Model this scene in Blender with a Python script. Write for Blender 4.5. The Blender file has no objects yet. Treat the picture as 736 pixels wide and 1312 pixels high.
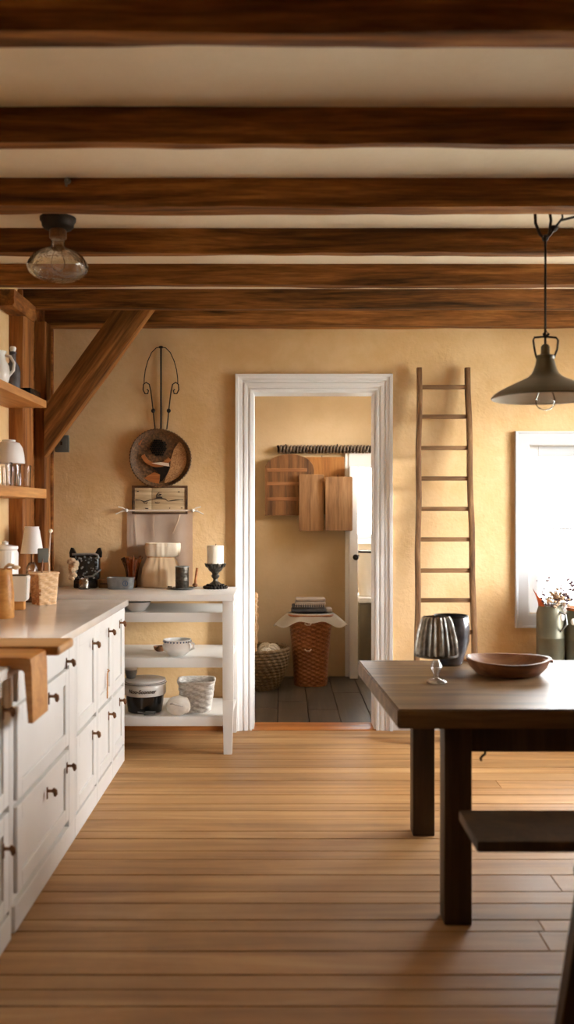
import bpy, bmesh, math, random
from mathutils import Vector, Matrix, noise as mnoise
random.seed(7)
C = bpy.context.scene.collection
PI = math.pi

# ------------------------------------------------------------------ materials
def lin(r, g, b):
    f = lambda c: (c/255/12.92) if c/255 <= .04045 else ((c/255+.055)/1.055)**2.4
    return (f(r), f(g), f(b), 1)

class NT:
    def __init__(s, name):
        s.m = bpy.data.materials.new(name); s.m.use_nodes = True
        s.t = s.m.node_tree; s.t.nodes.clear()
        s.out = s.n('ShaderNodeOutputMaterial')
    def n(s, typ, **kw):
        nd = s.t.nodes.new(typ)
        for k, v in kw.items(): setattr(nd, k, v)
        return nd
    def l(s, a, b): s.t.links.new(a, b)
    def val(s, sock, v):
        if isinstance(v, bpy.types.NodeSocket): s.l(v, sock)
        else: sock.default_value = v
    def coords(s, scale=(1,1,1), rnd=0.0):
        tc = s.n('ShaderNodeTexCoord'); mp = s.n('ShaderNodeMapping')
        mp.inputs['Scale'].default_value = scale
        s.l(tc.outputs['Object'], mp.inputs['Vector'])
        if rnd:
            oi = s.n('ShaderNodeObjectInfo'); mu = s.n('ShaderNodeMath', operation='MULTIPLY')
            s.l(oi.outputs['Random'], mu.inputs[0]); mu.inputs[1].default_value = rnd
            s.l(mu.outputs[0], mp.inputs['Location'])
        return mp.outputs[0]
    def noise(s, vec, scale, detail=4, rough=.55, dist=0):
        nd = s.n('ShaderNodeTexNoise'); s.l(vec, nd.inputs['Vector'])
        nd.inputs['Scale'].default_value = scale; nd.inputs['Detail'].default_value = detail
        nd.inputs['Roughness'].default_value = rough; nd.inputs['Distortion'].default_value = dist
        return nd.outputs['Fac']
    def ramp(s, fac, stops):
        r = s.n('ShaderNodeValToRGB'); s.l(fac, r.inputs[0])
        e = r.color_ramp.elements
        while len(e) < len(stops): e.new(.5)
        for el, (p, c) in zip(e, stops): el.position = p; el.color = c
        return r.outputs[0]
    def mix(s, fac, a, b, mode='MIX'):
        m = s.n('ShaderNodeMix', data_type='RGBA', blend_type=mode)
        s.val(m.inputs[0], fac); s.val(m.inputs[6], a); s.val(m.inputs[7], b)
        return m.outputs[2]
    def bump(s, h, strength, dist=.01):
        b = s.n('ShaderNodeBump'); s.l(h, b.inputs['Height'])
        b.inputs['Strength'].default_value = strength; b.inputs['Distance'].default_value = dist
        return b.outputs[0]
    def bsdf(s, color, rough=.5, metal=0, normal=None, **kw):
        p = s.n('ShaderNodeBsdfPrincipled')
        s.val(p.inputs['Base Color'], color); s.val(p.inputs['Roughness'], rough); p.inputs['Metallic'].default_value = metal
        if normal is not None: s.l(normal, p.inputs['Normal'])
        for k, v in kw.items(): p.inputs[k].default_value = v
        s.l(p.outputs[0], s.out.inputs[0]); return p

def plain(name, rgb, rough=.5, metal=0, var=.12, scale=9, bump=0, bscale=60, **kw):
    t = NT(name); v = t.coords(); c = lin(*rgb)
    n = t.noise(v, scale)
    lo = tuple(x*(1-var) for x in c[:3])+(1,); hi = tuple(min(1, x*(1+var)) for x in c[:3])+(1,)
    col = t.ramp(n, [(.3, lo), (.7, hi)])
    nm = t.bump(t.noise(v, bscale), bump) if bump else None
    t.bsdf(col, rough, metal, nm, **kw); return t.m

def wood(name, dark, mid, light, axis='X', grain=14, rough=.55, bump=.25, rnd=13.0, streak=.25, knots=True, spec=.4):
    t = NT(name)
    sc = [grain]*3; sc['XYZ'.index(axis)] = grain*.07
    v = t.coords(tuple(sc), rnd)
    n = t.noise(v, 1.0, 6, .62, .6)
    v2 = t.coords(tuple(x*5 for x in sc), rnd)
    f = t.noise(v2, 1.0, 3, .6)
    col = t.ramp(n, [(.28, lin(*dark)), (.5, lin(*mid)), (.72, lin(*light))])
    col = t.mix(streak, col, t.ramp(f, [(.35, lin(*dark)), (.6, (1,1,1,1))]), 'MULTIPLY')
    if knots:
        v3 = t.coords(tuple(x*.32 for x in sc), rnd)
        k = t.noise(v3, 1.0, 5, .7, 1.2)
        col = t.mix(t.ramp(k, [(.58, (0,0,0,1)), (.75, (.75,.75,.75,1))]), col, lin(*dark))
    t.bsdf(col, rough, 0, t.bump(f, bump, .004), **{'Specular IOR Level': spec}); return t.m

def thin_glass(name, tint=(1,1,1,1), rough=.02, bumpy=0, base=.06, bscale=40, ior=1.3):
    t = NT(name)
    tr = t.n('ShaderNodeBsdfTransparent'); tr.inputs[0].default_value = tint
    gl = t.n('ShaderNodeBsdfGlossy'); gl.inputs['Roughness'].default_value = rough
    fr = t.n('ShaderNodeFresnel'); fr.inputs[0].default_value = ior
    if bumpy:
        b = t.bump(t.noise(t.coords(), bscale, 3), bumpy, .01)
        t.l(b, gl.inputs['Normal']); t.l(b, fr.inputs['Normal'])
    ad = t.n('ShaderNodeMath', operation='ADD', use_clamp=True); t.l(fr.outputs[0], ad.inputs[0]); ad.inputs[1].default_value = base
    mx = t.n('ShaderNodeMixShader'); t.l(ad.outputs[0], mx.inputs[0]); t.l(tr.outputs[0], mx.inputs[1]); t.l(gl.outputs[0], mx.inputs[2])
    t.l(mx.outputs[0], t.out.inputs[0]); return t.m

def plaster(name, base, dark, light, bump=.35):
    t = NT(name); v = t.coords()
    a = t.noise(v, 1.4, 5, .6, .3); b = t.noise(v, 6, 6, .65, .5); c = t.noise(v, 40, 4)
    col = t.ramp(a, [(.3, lin(*dark)), (.5, lin(*base)), (.72, lin(*light))])
    col = t.mix(.28, col, t.ramp(b, [(.3, lin(*dark)), (.65, lin(*light))]))
    sp = t.ramp(t.noise(v, 3.1, 8, .75, 1.5), [(.66, (0,0,0,1)), (.72, (.35,.35,.35,1))])
    col = t.mix(sp, col, lin(*[x*.8 for x in base]))
    h = t.mix(.4, b, c)
    t.bsdf(col, .9, 0, t.bump(h, bump, .02), **{'Specular IOR Level': .15}); return t.m

def weave_mat(name, dark, mid, light, scale=60, rough=.7):
    t = NT(name); v = t.coords((1,1,2.2), 5.0)
    n = t.noise(v, scale, 3, .6); w = t.noise(v, 7, 3)
    col = t.ramp(n, [(.32, lin(*dark)), (.5, lin(*mid)), (.68, lin(*light))])
    col = t.mix(.25, col, t.ramp(w, [(.35, lin(*dark)), (.65, lin(*light))]))
    t.bsdf(col, rough, 0, t.bump(n, .3, .004)); return t.m

def planks_mat(name, dark, mid, light, axis='X', grain=11, rough=.45, bump=.12, var=.5):
    t = NT(name); geo = t.n('ShaderNodeNewGeometry')
    rnd = geo.outputs['Random Per Island']
    sc = [grain]*3; sc['XYZ'.index(axis)] = grain*.06
    tc = t.n('ShaderNodeTexCoord'); mp = t.n('ShaderNodeMapping'); mp.inputs['Scale'].default_value = sc
    cb = t.n('ShaderNodeMath', operation='MULTIPLY'); t.l(rnd, cb.inputs[0]); cb.inputs[1].default_value = 57
    t.l(tc.outputs['Object'], mp.inputs['Vector']); t.l(cb.outputs[0], mp.inputs['Location'])
    n = t.noise(mp.outputs[0], 1.0, 6, .6, .8)
    mp2 = t.n('ShaderNodeMapping'); mp2.inputs['Scale'].default_value = (6,6,6); t.l(mp.outputs[0], mp2.inputs['Vector'])
    f = t.noise(mp2.outputs[0], 1.0, 3, .6)
    col = t.ramp(n, [(.25, lin(*dark)), (.5, lin(*mid)), (.75, lin(*light))])
    tone = t.ramp(rnd, [(0, (1-var*.55,)*3+(1,)), (.5, (1-var*.2, 1-var*.22, 1-var*.26, 1)), (1, (1,1,1,1))])
    col = t.mix(1.0, col, tone, 'MULTIPLY')
    w = t.noise(t.coords(), 1.1, 5, .7, .5)
    col = t.mix(.22, col, t.ramp(w, [(.35, lin(*dark)), (.6, lin(*light))]))
    t.bsdf(col, t.ramp(w, [(.3, (rough-.08,)*3+(1,)), (.7, (rough+.12,)*3+(1,))]), 0, t.bump(f, bump, .003)); return t.m

def cloth_mat(name, a, b, scale=160, check=None, rough=.9):
    t = NT(name); v = t.coords()
    wx = t.n('ShaderNodeTexWave', wave_type='BANDS', bands_direction='X'); wx.inputs['Scale'].default_value = scale
    wz = t.n('ShaderNodeTexWave', wave_type='BANDS', bands_direction='Z'); wz.inputs['Scale'].default_value = scale
    t.l(v, wx.inputs['Vector']); t.l(v, wz.inputs['Vector'])
    h = t.mix(.5, wx.outputs['Fac'], wz.outputs['Fac'])
    n = t.noise(v, 8, 4)
    col = t.mix(.5, t.ramp(n, [(.3, lin(*a)), (.7, lin(*b))]), t.ramp(h, [(.2, lin(*a)), (.8, lin(*b))]))
    t.bsdf(col, rough, 0, t.bump(h, .15, .003), **{'Specular IOR Level': .1}); return t.m

M = {}
M['wall'] = plaster('ochre_plaster', (222,188,140), (209,170,116), (233,203,160))
M['wall_pantry'] = plaster('tan_plaster', (198,175,142), (190,166,131), (205,184,153), .15)
M['ceiling'] = plaster('cream_plaster', (226,212,190), (218,202,178), (234,222,204), .12)
M['beam'] = wood('old_oak_beam', (50,30,13), (134,85,40), (188,128,66), 'X', 16, .75, .6, spec=.2, streak=.4)
M['post'] = wood('honey_oak_post', (80,46,20), (146,90,42), (186,126,66), 'X', 15, .65, .4, spec=.25)
M['shelfwood'] = wood('golden_shelf_oak', (150,98,48), (192,134,72), (214,160,98), 'Y', 14, .5, .15, knots=False)
M['floor'] = planks_mat('pine_floor_planks', (124,84,44), (184,136,82), (214,172,120), 'X', 11, .56)
M['gap'] = plain('dark_floor_gap', (40,26,14), .9)
M['slate'] = planks_mat('grey_slate_planks', (46,40,34), (76,67,58), (112,101,88), 'Y', 8, .5, .2, .35)
M['saddle'] = wood('orange_threshold', (150,86,36), (192,122,62), (212,146,84), 'X', 14, .4, .1, knots=False)
M['white'] = plain('white_painted_wood', (236,235,232), .45, 0, .03, 5, .05, 30)
M['casing'] = plain('white_gloss_paint', (240,241,242), .35, 0, .02, 4)
M['winpaint'] = plain('grey_white_window_paint', (204,207,211), .4, 0, .02, 4)
M['cab'] = plain('warm_white_cabinet', (232,231,228), .4, 0, .03, 4)
M['counter'] = plain('pale_polished_counter', (236,227,218), .14, 0, .05, 6)
M['bronze'] = plain('aged_bronze', (120,84,56), .4, .75, .3, 60)
M['iron'] = plain('black_iron', (40,32,26), .55, .6, .3, 50)
M['board'] = wood('butcher_block', (150,104,58), (190,142,88), (206,164,112), 'X', 14, .45, .1, knots=False)
M['pastry'] = wood('orange_beech', (166,108,48), (200,142,76), (214,160,94), 'X', 12, .45, .1, knots=False)
M['table'] = wood('dark_table_wood', (62,44,28), (116,88,58), (156,126,90), 'X', 13, .45, .35, spec=.3)
M['tableleg'] = wood('dark_leg_wood', (34,24,16), (62,44,29), (84,62,42), 'Z', 12, .5, .3)
M['ladder'] = wood('weathered_ladder', (74,48,26), (122,86,52), (160,122,82), 'Z', 22, .7, .4)
M['rung'] = wood('weathered_rung', (84,56,30), (132,96,60), (168,130,90), 'X', 22, .7, .4)
M['oldboard'] = wood('worn_board', (70,44,22), (120,80,44), (148,104,62), 'Z', 20, .6, .3)
M['oldboard2'] = wood('pale_board', (100,70,42), (148,108,70), (172,132,92), 'Z', 20, .6, .25)
M['oldboard3'] = wood('amber_board', (112,68,30), (160,106,52), (182,128,70), 'Z', 13, .55, .2)
M['rope'] = weave_mat('dark_rope', (44,34,26), (84,66,50), (120,100,78), 50)
M['hamper'] = weave_mat('chestnut_wicker', (92,50,24), (156,94,52), (190,128,80), 70, .45)
M['seagrass'] = weave_mat('seagrass', (70,54,34), (128,106,74), (166,144,108), 60)
M['wicker'] = weave_mat('straw_wicker', (206,160,112), (228,190,144), (240,212,176), 50)
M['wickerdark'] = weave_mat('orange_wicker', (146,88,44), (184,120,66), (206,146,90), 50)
M['greywicker'] = weave_mat('whitewashed_wicker', (160,150,140), (206,200,190), (230,226,220), 50)
M['traydark'] = weave_mat('dark_tray_weave', (44,30,18), (92,64,38), (136,98,60), 70)
M['traylight'] = weave_mat('light_tray_weave', (110,72,40), (176,128,80), (212,170,120), 110)
M['trayorange'] = wood('copper_reed', (110,60,24), (168,100,48), (196,130,72), 'X', 30, .5, .2, knots=False)
M['signcream'] = wood('cracked_cream_paint', (150,124,88), (206,182,144), (222,200,164), 'X', 20, .8, .3)
M['signframe'] = wood('sign_frame_wood', (48,32,18), (92,62,36), (116,82,50), 'X', 20, .7, .3)
M['linen'] = cloth_mat('pale_linen', (214,194,174), (234,218,202), 200)
M['sack'] = cloth_mat('beige_sack', (218,190,154), (234,212,180), 160)
M['sackcream'] = cloth_mat('cream_fold', (228,214,190), (240,230,212), 160)
M['whitecloth'] = cloth_mat('white_cotton', (224,218,208), (240,236,228), 140)
M['darkplaid'] = cloth_mat('dark_plaid', (48,50,56), (120,120,124), 60)
M['lightplaid'] = cloth_mat('brown_plaid', (132,116,104), (196,184,172), 70)
M['ceramic'] = plain('white_ceramic', (236,234,230), .2, 0, .03)
M['frost'] = plain('frosted_white', (232,228,226), .45, 0, .03)
M['wax'] = plain('ivory_wax', (246,240,224), .5, 0, .02)
M['pewter'] = plain('aged_pewter', (86,80,72), .38, .8, .5, 70, .4, 90)
M['tin'] = plain('grey_tin', (136,140,140), .45, .5, .25, 30)
M['olive'] = plain('olive_enamel_shade', (92,82,60), .42, .1, .12, 12)
M['shadein'] = plain('shade_inside', (206,198,186), .5, 0, .05)
M['cangreen'] = plain('grey_green_zinc', (104,101,82), .45, .3, .12, 12)
M['copper'] = plain('worn_copper', (190,110,64), .4, .6, .2, 30)
M['black'] = plain('black_enamel', (26,24,22), .2, 0, .2)
M['ink'] = plain('dark_ink', (58,46,36), .8, 0, .2)
M['blue'] = plain('blue_mark', (70,96,128), .5, 0, .1)
M['greyplastic'] = plain('grey_plate', (92,92,84), .6, 0, .1)
M['greycab'] = plain('grey_green_paint', (110,100,80), .6, 0, .08)
M['smoke'] = plain('smoky_glass', (104,104,110), .2, .45, .7, 14, .2, 25)
M['silverpleat'] = plain('tarnished_silver', (150,146,138), .3, .75, .5, 40, .2, 50)
M['glass'] = thin_glass('clear_glass', (1,1,1,1), .03, 0, .05, 40, 1.12)
M['footglass'] = thin_glass('bright_cut_glass', (1,1,1,1), .18, .5, .22, 60, 1.25)
M['wobbly'] = thin_glass('seeded_glass', (.93,.88,.78,1), .04, .9, .13, 28)
M['amber'] = thin_glass('amber_glass', (.9,.66,.36,1), .06, .3, .08)
M['pane'] = thin_glass('window_pane', (.97,.98,.98,1), .01, 0, 0)
M['dried'] = plain('dried_blossom', (186,160,132), .8, 0, .25, 60)
M['driedpurple'] = plain('dusky_blossom', (112,88,98), .8, 0, .3, 60)
M['stem'] = plain('dry_stem', (96,80,52), .8, 0, .2)
M['leaf'] = plain('green_leaf', (96,136,70), .6, 0, .2)
M['bowlwood'] = wood('dough_bowl_wood', (92,56,32), (142,94,58), (170,122,82), 'X', 16, .45, .2)
M['leather'] = plain('tan_leather', (190,136,84), .6, 0, .1)
M['grass'] = plain('pale_ground', (190,190,178), .9, 0, .15, 3)

# ------------------------------------------------------------------ mesh helpers
class MB:
    def __init__(s): s.bm = bmesh.new(); s.mi = 0
    def _tag(s, faces):
        for f in faces: f.material_index = s.mi
    def box(s, x0, x1, y0, y1, z0, z1, bev=0, seg=2, mat=None):
        r = bmesh.ops.create_cube(s.bm, size=1)
        m = Matrix.Translation(((x0+x1)/2, (y0+y1)/2, (z0+z1)/2)) @ Matrix.Diagonal((abs(x1-x0), abs(y1-y0), abs(z1-z0), 1))
        if mat is not None: m = mat @ m
        bmesh.ops.transform(s.bm, matrix=m, verts=r['verts'])
        es = {e for v in r['verts'] for e in v.link_edges}; fs = {f for v in r['verts'] for f in v.link_faces}
        if bev:
            q = bmesh.ops.bevel(s.bm, geom=list(es), offset=bev, segments=seg, affect='EDGES', profile=.6)
            fs = set(q['faces']) | {f for f in fs if f.is_valid}
        s._tag(fs); return s
    def hexa(s, pts):       # 8 points: bottom 4 ccw, top 4 ccw
        v = [s.bm.verts.new(p) for p in pts]
        fs = [s.bm.faces.new([v[i] for i in q]) for q in ((3,2,1,0),(4,5,6,7),(0,1,5,4),(1,2,6,5),(2,3,7,6),(3,0,4,7))]
        s._tag(fs); return v
    def tube(s, pts, r, seg=8, cap=True):
        P = [Vector(p) for p in pts]; n = len(P); R = r if hasattr(r, '__len__') else [r]*n
        rings = []; up = None
        for i in range(n):
            d = (P[min(i+1, n-1)]-P[max(i-1, 0)]).normalized()
            if up is None:
                up = Vector((0,0,1)) if abs(d.z) < .9 else Vector((1,0,0))
            a = d.cross(up).normalized(); b = a.cross(d).normalized(); up = b
            rings.append([s.bm.verts.new(P[i]+(a*math.cos(2*PI*k/seg)+b*math.sin(2*PI*k/seg))*R[i]) for k in range(seg)])
        fs = []
        for i in range(n-1):
            for k in range(seg):
                fs.append(s.bm.faces.new((rings[i][k], rings[i][(k+1)%seg], rings[i+1][(k+1)%seg], rings[i+1][k])))
        if cap: fs += [s.bm.faces.new(rings[0][::-1]), s.bm.faces.new(rings[-1])]
        s._tag(fs); return s
    def lathe(s, prof, seg=32, fn=None, cx=0, cy=0, cap0=True, cap1=False):
        rings = []
        for j, (r, z) in enumerate(prof):
            ring = []
            for k in range(seg):
                a = 2*PI*k/seg; rr, zz = (r, z) if fn is None else fn(r, z, a, j)
                ring.append(s.bm.verts.new((cx+rr*math.cos(a), cy+rr*math.sin(a), zz)))
            rings.append(ring)
        fs = []
        for j in range(len(rings)-1):
            for k in range(seg):
                fs.append(s.bm.faces.new((rings[j][k], rings[j][(k+1)%seg], rings[j+1][(k+1)%seg], rings[j+1][k])))
        if cap0: fs.append(s.bm.faces.new(rings[0][::-1]))
        if cap1: fs.append(s.bm.faces.new(rings[-1]))
        s._tag(fs); return s
    def prism(s, poly, y0, y1):     # poly in (x,z), extruded along y
        a = [s.bm.verts.new((x, y0, z)) for x, z in poly]; b = [s.bm.verts.new((x, y1, z)) for x, z in poly]
        n = len(poly); fs = [s.bm.faces.new(a), s.bm.faces.new(b[::-1])]
        for i in range(n): fs.append(s.bm.faces.new((a[(i+1)%n], a[i], b[i], b[(i+1)%n])))
        s._tag(fs); return s
    def ball(s, c, r, sub=2, sc=(1,1,1), jit=0):
        q = bmesh.ops.create_icosphere(s.bm, subdivisions=sub, radius=r)
        for v in q['verts']:
            if jit: v.co *= 1+jit*mnoise.noise(v.co*(3/r)+Vector(c)*7)
            v.co = Vector((v.co.x*sc[0], v.co.y*sc[1], v.co.z*sc[2]))+Vector(c)
        s._tag({f for v in q['verts'] for f in v.link_faces}); return s
    def grid(s, nu, nv, fn, thick=0):
        V = [[s.bm.verts.new(fn(i/nu, j/nv)) for j in range(nv+1)] for i in range(nu+1)]
        fs = [s.bm.faces.new((V[i][j], V[i+1][j], V[i+1][j+1], V[i][j+1])) for i in range(nu) for j in range(nv)]
        s._tag(fs)
        if thick:
            q = bmesh.ops.solidify(s.bm, geom=fs, thickness=thick)
            s._tag([f for f in q['geom'] if isinstance(f, bmesh.types.BMFace)])
        return s
    def build(s, name, mats, parent=None, loc=None, smooth=.7, rot=None):
        bmesh.ops.recalc_face_normals(s.bm, faces=s.bm.faces)
        me = bpy.data.meshes.new(name); s.bm.to_mesh(me); s.bm.free()
        if not isinstance(mats, (list, tuple)): mats = [mats]
        for m in mats: me.materials.append(M[m])
        if smooth:
            me.shade_smooth(); me.set_sharp_from_angle(angle=smooth)
        o = bpy.data.objects.new(name, me); C.objects.link(o)
        if parent: o.parent = parent
        if loc is not None: o.location = loc
        if rot is not None: o.rotation_euler = rot
        return o

def tag(o, label, cat, group=None, kind=None):
    o['label'] = label; o['category'] = cat
    if group: o['group'] = group
    if kind: o['kind'] = kind
    return o
def thing(name, label, cat, loc=(0,0,0), rz=0, group=None):
    o = bpy.data.objects.new(name, None); C.objects.link(o); o.empty_display_size = .05
    o.location = loc; o.rotation_euler = (0,0,rz); return tag(o, label, cat, group)
def struct(o): o['kind'] = 'structure'; return o
def dup(root, loc, label, rz=None):
    r = root.copy(); C.objects.link(r); r.location = loc; r['label'] = label
    if rz is not None: r.rotation_euler = (0,0,rz)
    for ch in list(root.children):
        c = ch.copy(); C.objects.link(c); c.parent = r
        for g in ch.children:
            d = g.copy(); C.objects.link(d); d.parent = c
    return r

# ------------------------------------------------------------------ camera  (pinhole: 1200 px focal length at 736x1312, eye 1.35 m)
cam = bpy.data.cameras.new('camera'); cam_o = bpy.data.objects.new('camera', cam); C.objects.link(cam_o)
cam_o.location = (0,0,1.35); cam_o.rotation_euler = (PI/2,0,0)
cam.sensor_fit = 'AUTO'; cam.sensor_width = 36; cam.lens = 1200/1312*36
cam.shift_x = 6/1312; cam.clip_start = .05
cam.dof.use_dof = True; cam.dof.focus_distance = 5.6; cam.dof.aperture_fstop = 2.0
bpy.context.scene.camera = cam_o

# ------------------------------------------------------------------ setting
XL, XR, YB, YF, ZC = -1.47, 2.9, 5.8, -2.3, 2.59
def wall_y(name, x0, x1, y0, y1, z0, z1, holes, mat):      # wall lying along x, with rectangular holes (hx0,hx1,hz0,hz1)
    b = MB(); xs = sorted({x0, x1}|{h[0] for h in holes}|{h[1] for h in holes})
    for a, c in zip(xs, xs[1:]):
        hs = [h for h in holes if h[0] <= a and h[1] >= c]
        z = z0
        for h in sorted(hs, key=lambda q: q[2]):
            if h[2] > z: b.box(a, c, y0, y1, z, h[2])
            z = h[3]
        if z < z1: b.box(a, c, y0, y1, z, z1)
    return struct(b.build(name, mat, smooth=0))
def wall_x(name, y0, y1, x0, x1, z0, z1, holes, mat):
    b = MB(); ys = sorted({y0, y1}|{h[0] for h in holes}|{h[1] for h in holes})
    for a, c in zip(ys, ys[1:]):
        hs = [h for h in holes if h[0] <= a and h[1] >= c]
        z = z0
        for h in sorted(hs, key=lambda q: q[2]):
            if h[2] > z: b.box(x0, x1, a, c, z, h[2])
            z = h[3]
        if z < z1: b.box(x0, x1, a, c, z, z1)
    return struct(b.build(name, mat, smooth=0))

DX0, DX1, DZ = -.188, .58, 2.10                              # doorway
W1 = (1.527, 2.55, .722, 1.762)                              # window beside the ladder
wall_y('wall_back', XL-.2, XR+.2, YB, YB+.18, -.1, 2.75, [(DX0, DX1, -.1, DZ), W1], 'wall')
LW = (3.32, 3.65, 1.12, 1.75)
wall_x('wall_left', YF, YB, XL-.2, XL, -.1, 2.75, [LW], 'wall')
RW = [(3.74, 5.3, .84, 2.3)]
wall_x('wall_right', YF, YB, XR, XR+.2, -.1, 2.75, RW, 'wall')
wall_y('wall_front', XL-.2, XR+.2, YF-.2, YF, -.1, 2.75, [], 'tableleg')
struct(MB().box(XL-.2, XR+.2, YF-.2, YB+.18, ZC, ZC+.16).build('ceiling', 'ceiling', smooth=0))
# plank floor
b = MB(); b.mi = 1; b.box(XL, XR, YF, YB, -.1, -.012); b.mi = 0
y = YF; rr = random.Random(3)
while y < YB-.001:
    w = rr.choice((.085,.1,.115,.13,.15))+rr.uniform(-.008,.008); g0 = rr.choice((.0022,.003,.004,.0055))
    if y+w > YB-.05: w = YB-y
    x = XL
    while x < XR:
        L = rr.uniform(2.2, 4.4)
        x2 = min(XR, x+L)
        if XR-x2 < .6: x2 = XR
        b.box(x+.0008, x2-.0008, y+.001, y+w-g0, -.02, rr.uniform(-.0008, 0), .002, 1); x = x2
    y += w
struct(b.build('floor', ['floor', 'gap'], smooth=0))

# the pantry beyond the doorway, and the scullery behind it
PX0, PX1, PY0, PY1, PZ = -.85, 1.38, 5.98, 7.70, 2.5
wall_y('wall_pantry_back', PX0-.1, PX1+.1, PY1, PY1+.12, -.1, PZ, [(.606, 1.22, -.1, 1.722)], 'wall_pantry')
wall_x('wall_pantry_left', PY0, 9.6, PX0-.1, PX0, -.1, PZ, [], 'wall_pantry')
wall_x('wall_pantry_right', PY0, 9.6, PX1, PX1+.1, -.1, PZ, [(6.25, 7.35, 1.6, 2.38), (8.0, 9.1, .8, 2.0)], 'wall_pantry')  # second hole: unseen opening added to side-light the scullery
wall_y('wall_scullery', PX0-.1, PX1+.1, 9.4, 9.6, -.1, PZ, [(.70, 1.28, 1.083, 1.95)], 'wall_pantry')
struct(MB().box(PX0-.1, PX1+.1, PY0, 9.6, PZ, PZ+.1).build('ceiling_pantry', 'ceiling', smooth=0))
b = MB(); b.mi = 1; b.box(PX0, PX1, PY0, 9.4, -.1, -.012); b.mi = 0
x = PX0; k = 0
while x < PX1-.01:
    w = min(.205, PX1-x); y = PY0-.4*(k % 2); k += 1
    while y < 9.4:
        L = rr.uniform(.7, 1.3); a, c = max(y, PY0), min(9.4, y+L)
        if c-a > .02: b.box(x+.0025, x+w-.0025, a+.0025, c-.0025, -.02, -.001, .003, 1)
        y += L
    x += w
struct(b.build('floor_pantry', ['slate', 'gap'], smooth=0))
struct(MB().box(DX0-.02, DX1+.02, YB-.012, YB+.19, -.02, .006, .004).build('trim_1', 'saddle'))

# moulded casings
def casing(b, x0, x1, z0, z1, yw, prof, closed):
    if closed: corners = lambda u: [(x0-u, z0-u), (x0-u, z1+u), (x1+u, z1+u), (x1+u, z0-u)]
    else: corners = lambda u: [(x0-u, z0), (x0-u, z1+u), (x1+u, z1+u), (x1+u, z0)]
    rows = [[b.bm.verts.new((x, yw-d, z)) for x, z in corners(u)] for u, d in prof]
    n = 4 if closed else 3
    for r0, r1 in zip(rows, rows[1:]):
        for i in range(n): b.bm.faces.new((r0[i], r0[(i+1)%4], r1[(i+1)%4], r1[i]))
    if not closed:
        for i in (0, 3): b.bm.faces.new([r[i] for r in rows])
door_prof = [(0,0),(0,.016),(.012,.018),(.016,.012),(.026,.012),(.030,.020),(.046,.022),(.050,.014),(.058,.014),(.062,.024),(.080,.026),(.084,.034),(.100,.036),(.102,.030),(.102,0)]
b = MB(); casing(b, DX0, DX1, 0, DZ, YB, door_prof, False)
d1 = struct(b.build('door_1', 'casing', smooth=0))
b = MB(); b.box(DX0, DX0+.012, YB-.002, YB+.18, 0, DZ); b.box(DX1-.012, DX1, YB-.002, YB+.18, 0, DZ); b.box(DX0+.012, DX1-.012, YB-.002, YB+.18, DZ-.012, DZ)
b.build('door_jamb', 'casing', d1, smooth=0)

def window_fill(parent, x0, x1, z0, z1, y, mull, axis='y', sash=.066, rails=(), paint='casing'):
    m = Matrix.Identity(4)
    if axis == 'x': m = Matrix(((0,1,0,0),(1,0,0,0),(0,0,1,0),(0,0,0,1)))
    def bx(b, *a): b.box(*a, .003, 1, m)
    b = MB()
    bx(b, x0, x0+sash, y, y+.05, z0, z1); bx(b, x1-sash, x1, y, y+.05, z0, z1)
    bx(b, x0+sash, x1-sash, y, y+.05, z1-sash, z1); bx(b, x0+sash, x1-sash, y, y+.05, z0, z0+sash)
    for mx in mull: bx(b, mx-.02, mx+.02, y+.005, y+.045, z0+sash, z1-sash)
    for rz in rails: bx(b, x0+sash, x1-sash, y+.022, y+.034, rz-.006, rz+.006)
    b.build('window_frame', paint, parent, smooth=.4)
    b = MB(); b.box(x0+sash, x1-sash, y+.024, y+.028, z0+sash, z1-sash, mat=m); b.build('window_pane', 'pane', parent, smooth=0)

b = MB(); casing(b, W1[0], W1[1], W1[2], W1[3], YB, [(0,-.02),(0,.018),(.008,.022),(.07,.022),(.078,.028),(.087,.028),(.087,0)], True)
w1 = struct(b.build('window_1', 'winpaint', smooth=0)); window_fill(w1, *W1, YB+.03, [2.04], rails=(1.245,), paint='winpaint')
b = MB()
for h in RW:
    for a, c, e, f in ((h[0]-.08, h[0], h[2]-.08, h[3]+.08), (h[1], h[1]+.08, h[2]-.08, h[3]+.08), (h[0], h[1], h[3], h[3]+.08), (h[0], h[1], h[2]-.08, h[2])):
        b.box(XR-.02, XR, a, c, e, f, .003, 1)
w2 = struct(b.build('window_2', 'casing', smooth=.4))
window_fill(w2, RW[0][0], RW[0][1], RW[0][2], RW[0][3], XR+.06, [4.51], 'x', .05)
w5 = struct(MB().box(XL, XL+.02, LW[0]-.07, LW[0], LW[2], LW[3]+.07, .003).box(XL, XL+.02, LW[1], LW[1]+.07, LW[2], LW[3]+.07, .003).box(XL, XL+.02, LW[0], LW[1], LW[3], LW[3]+.07, .003).box(XL, XL+.03, LW[0]-.07, LW[1]+.07, LW[2]-.04, LW[2], .003).build('window_5', 'casing'))
window_fill(w5, *LW, XL-.12, [], 'x', .05)
w3 = struct(MB().box(.62, 1.36, 9.375, 9.40, 1.03, 1.083, .003).box(.63, .70, 9.385, 9.40, 1.083, 2.02, .003).box(1.28, 1.35, 9.385, 9.40, 1.083, 2.02, .003).box(.70, 1.28, 9.385, 9.40, 1.95, 2.02, .003).build('window_3', 'casing'))
window_fill(w3, .70, 1.28, 1.083, 1.95, 9.44, [1.03], sash=.045, rails=(1.33, 1.55, 1.75))
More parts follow.
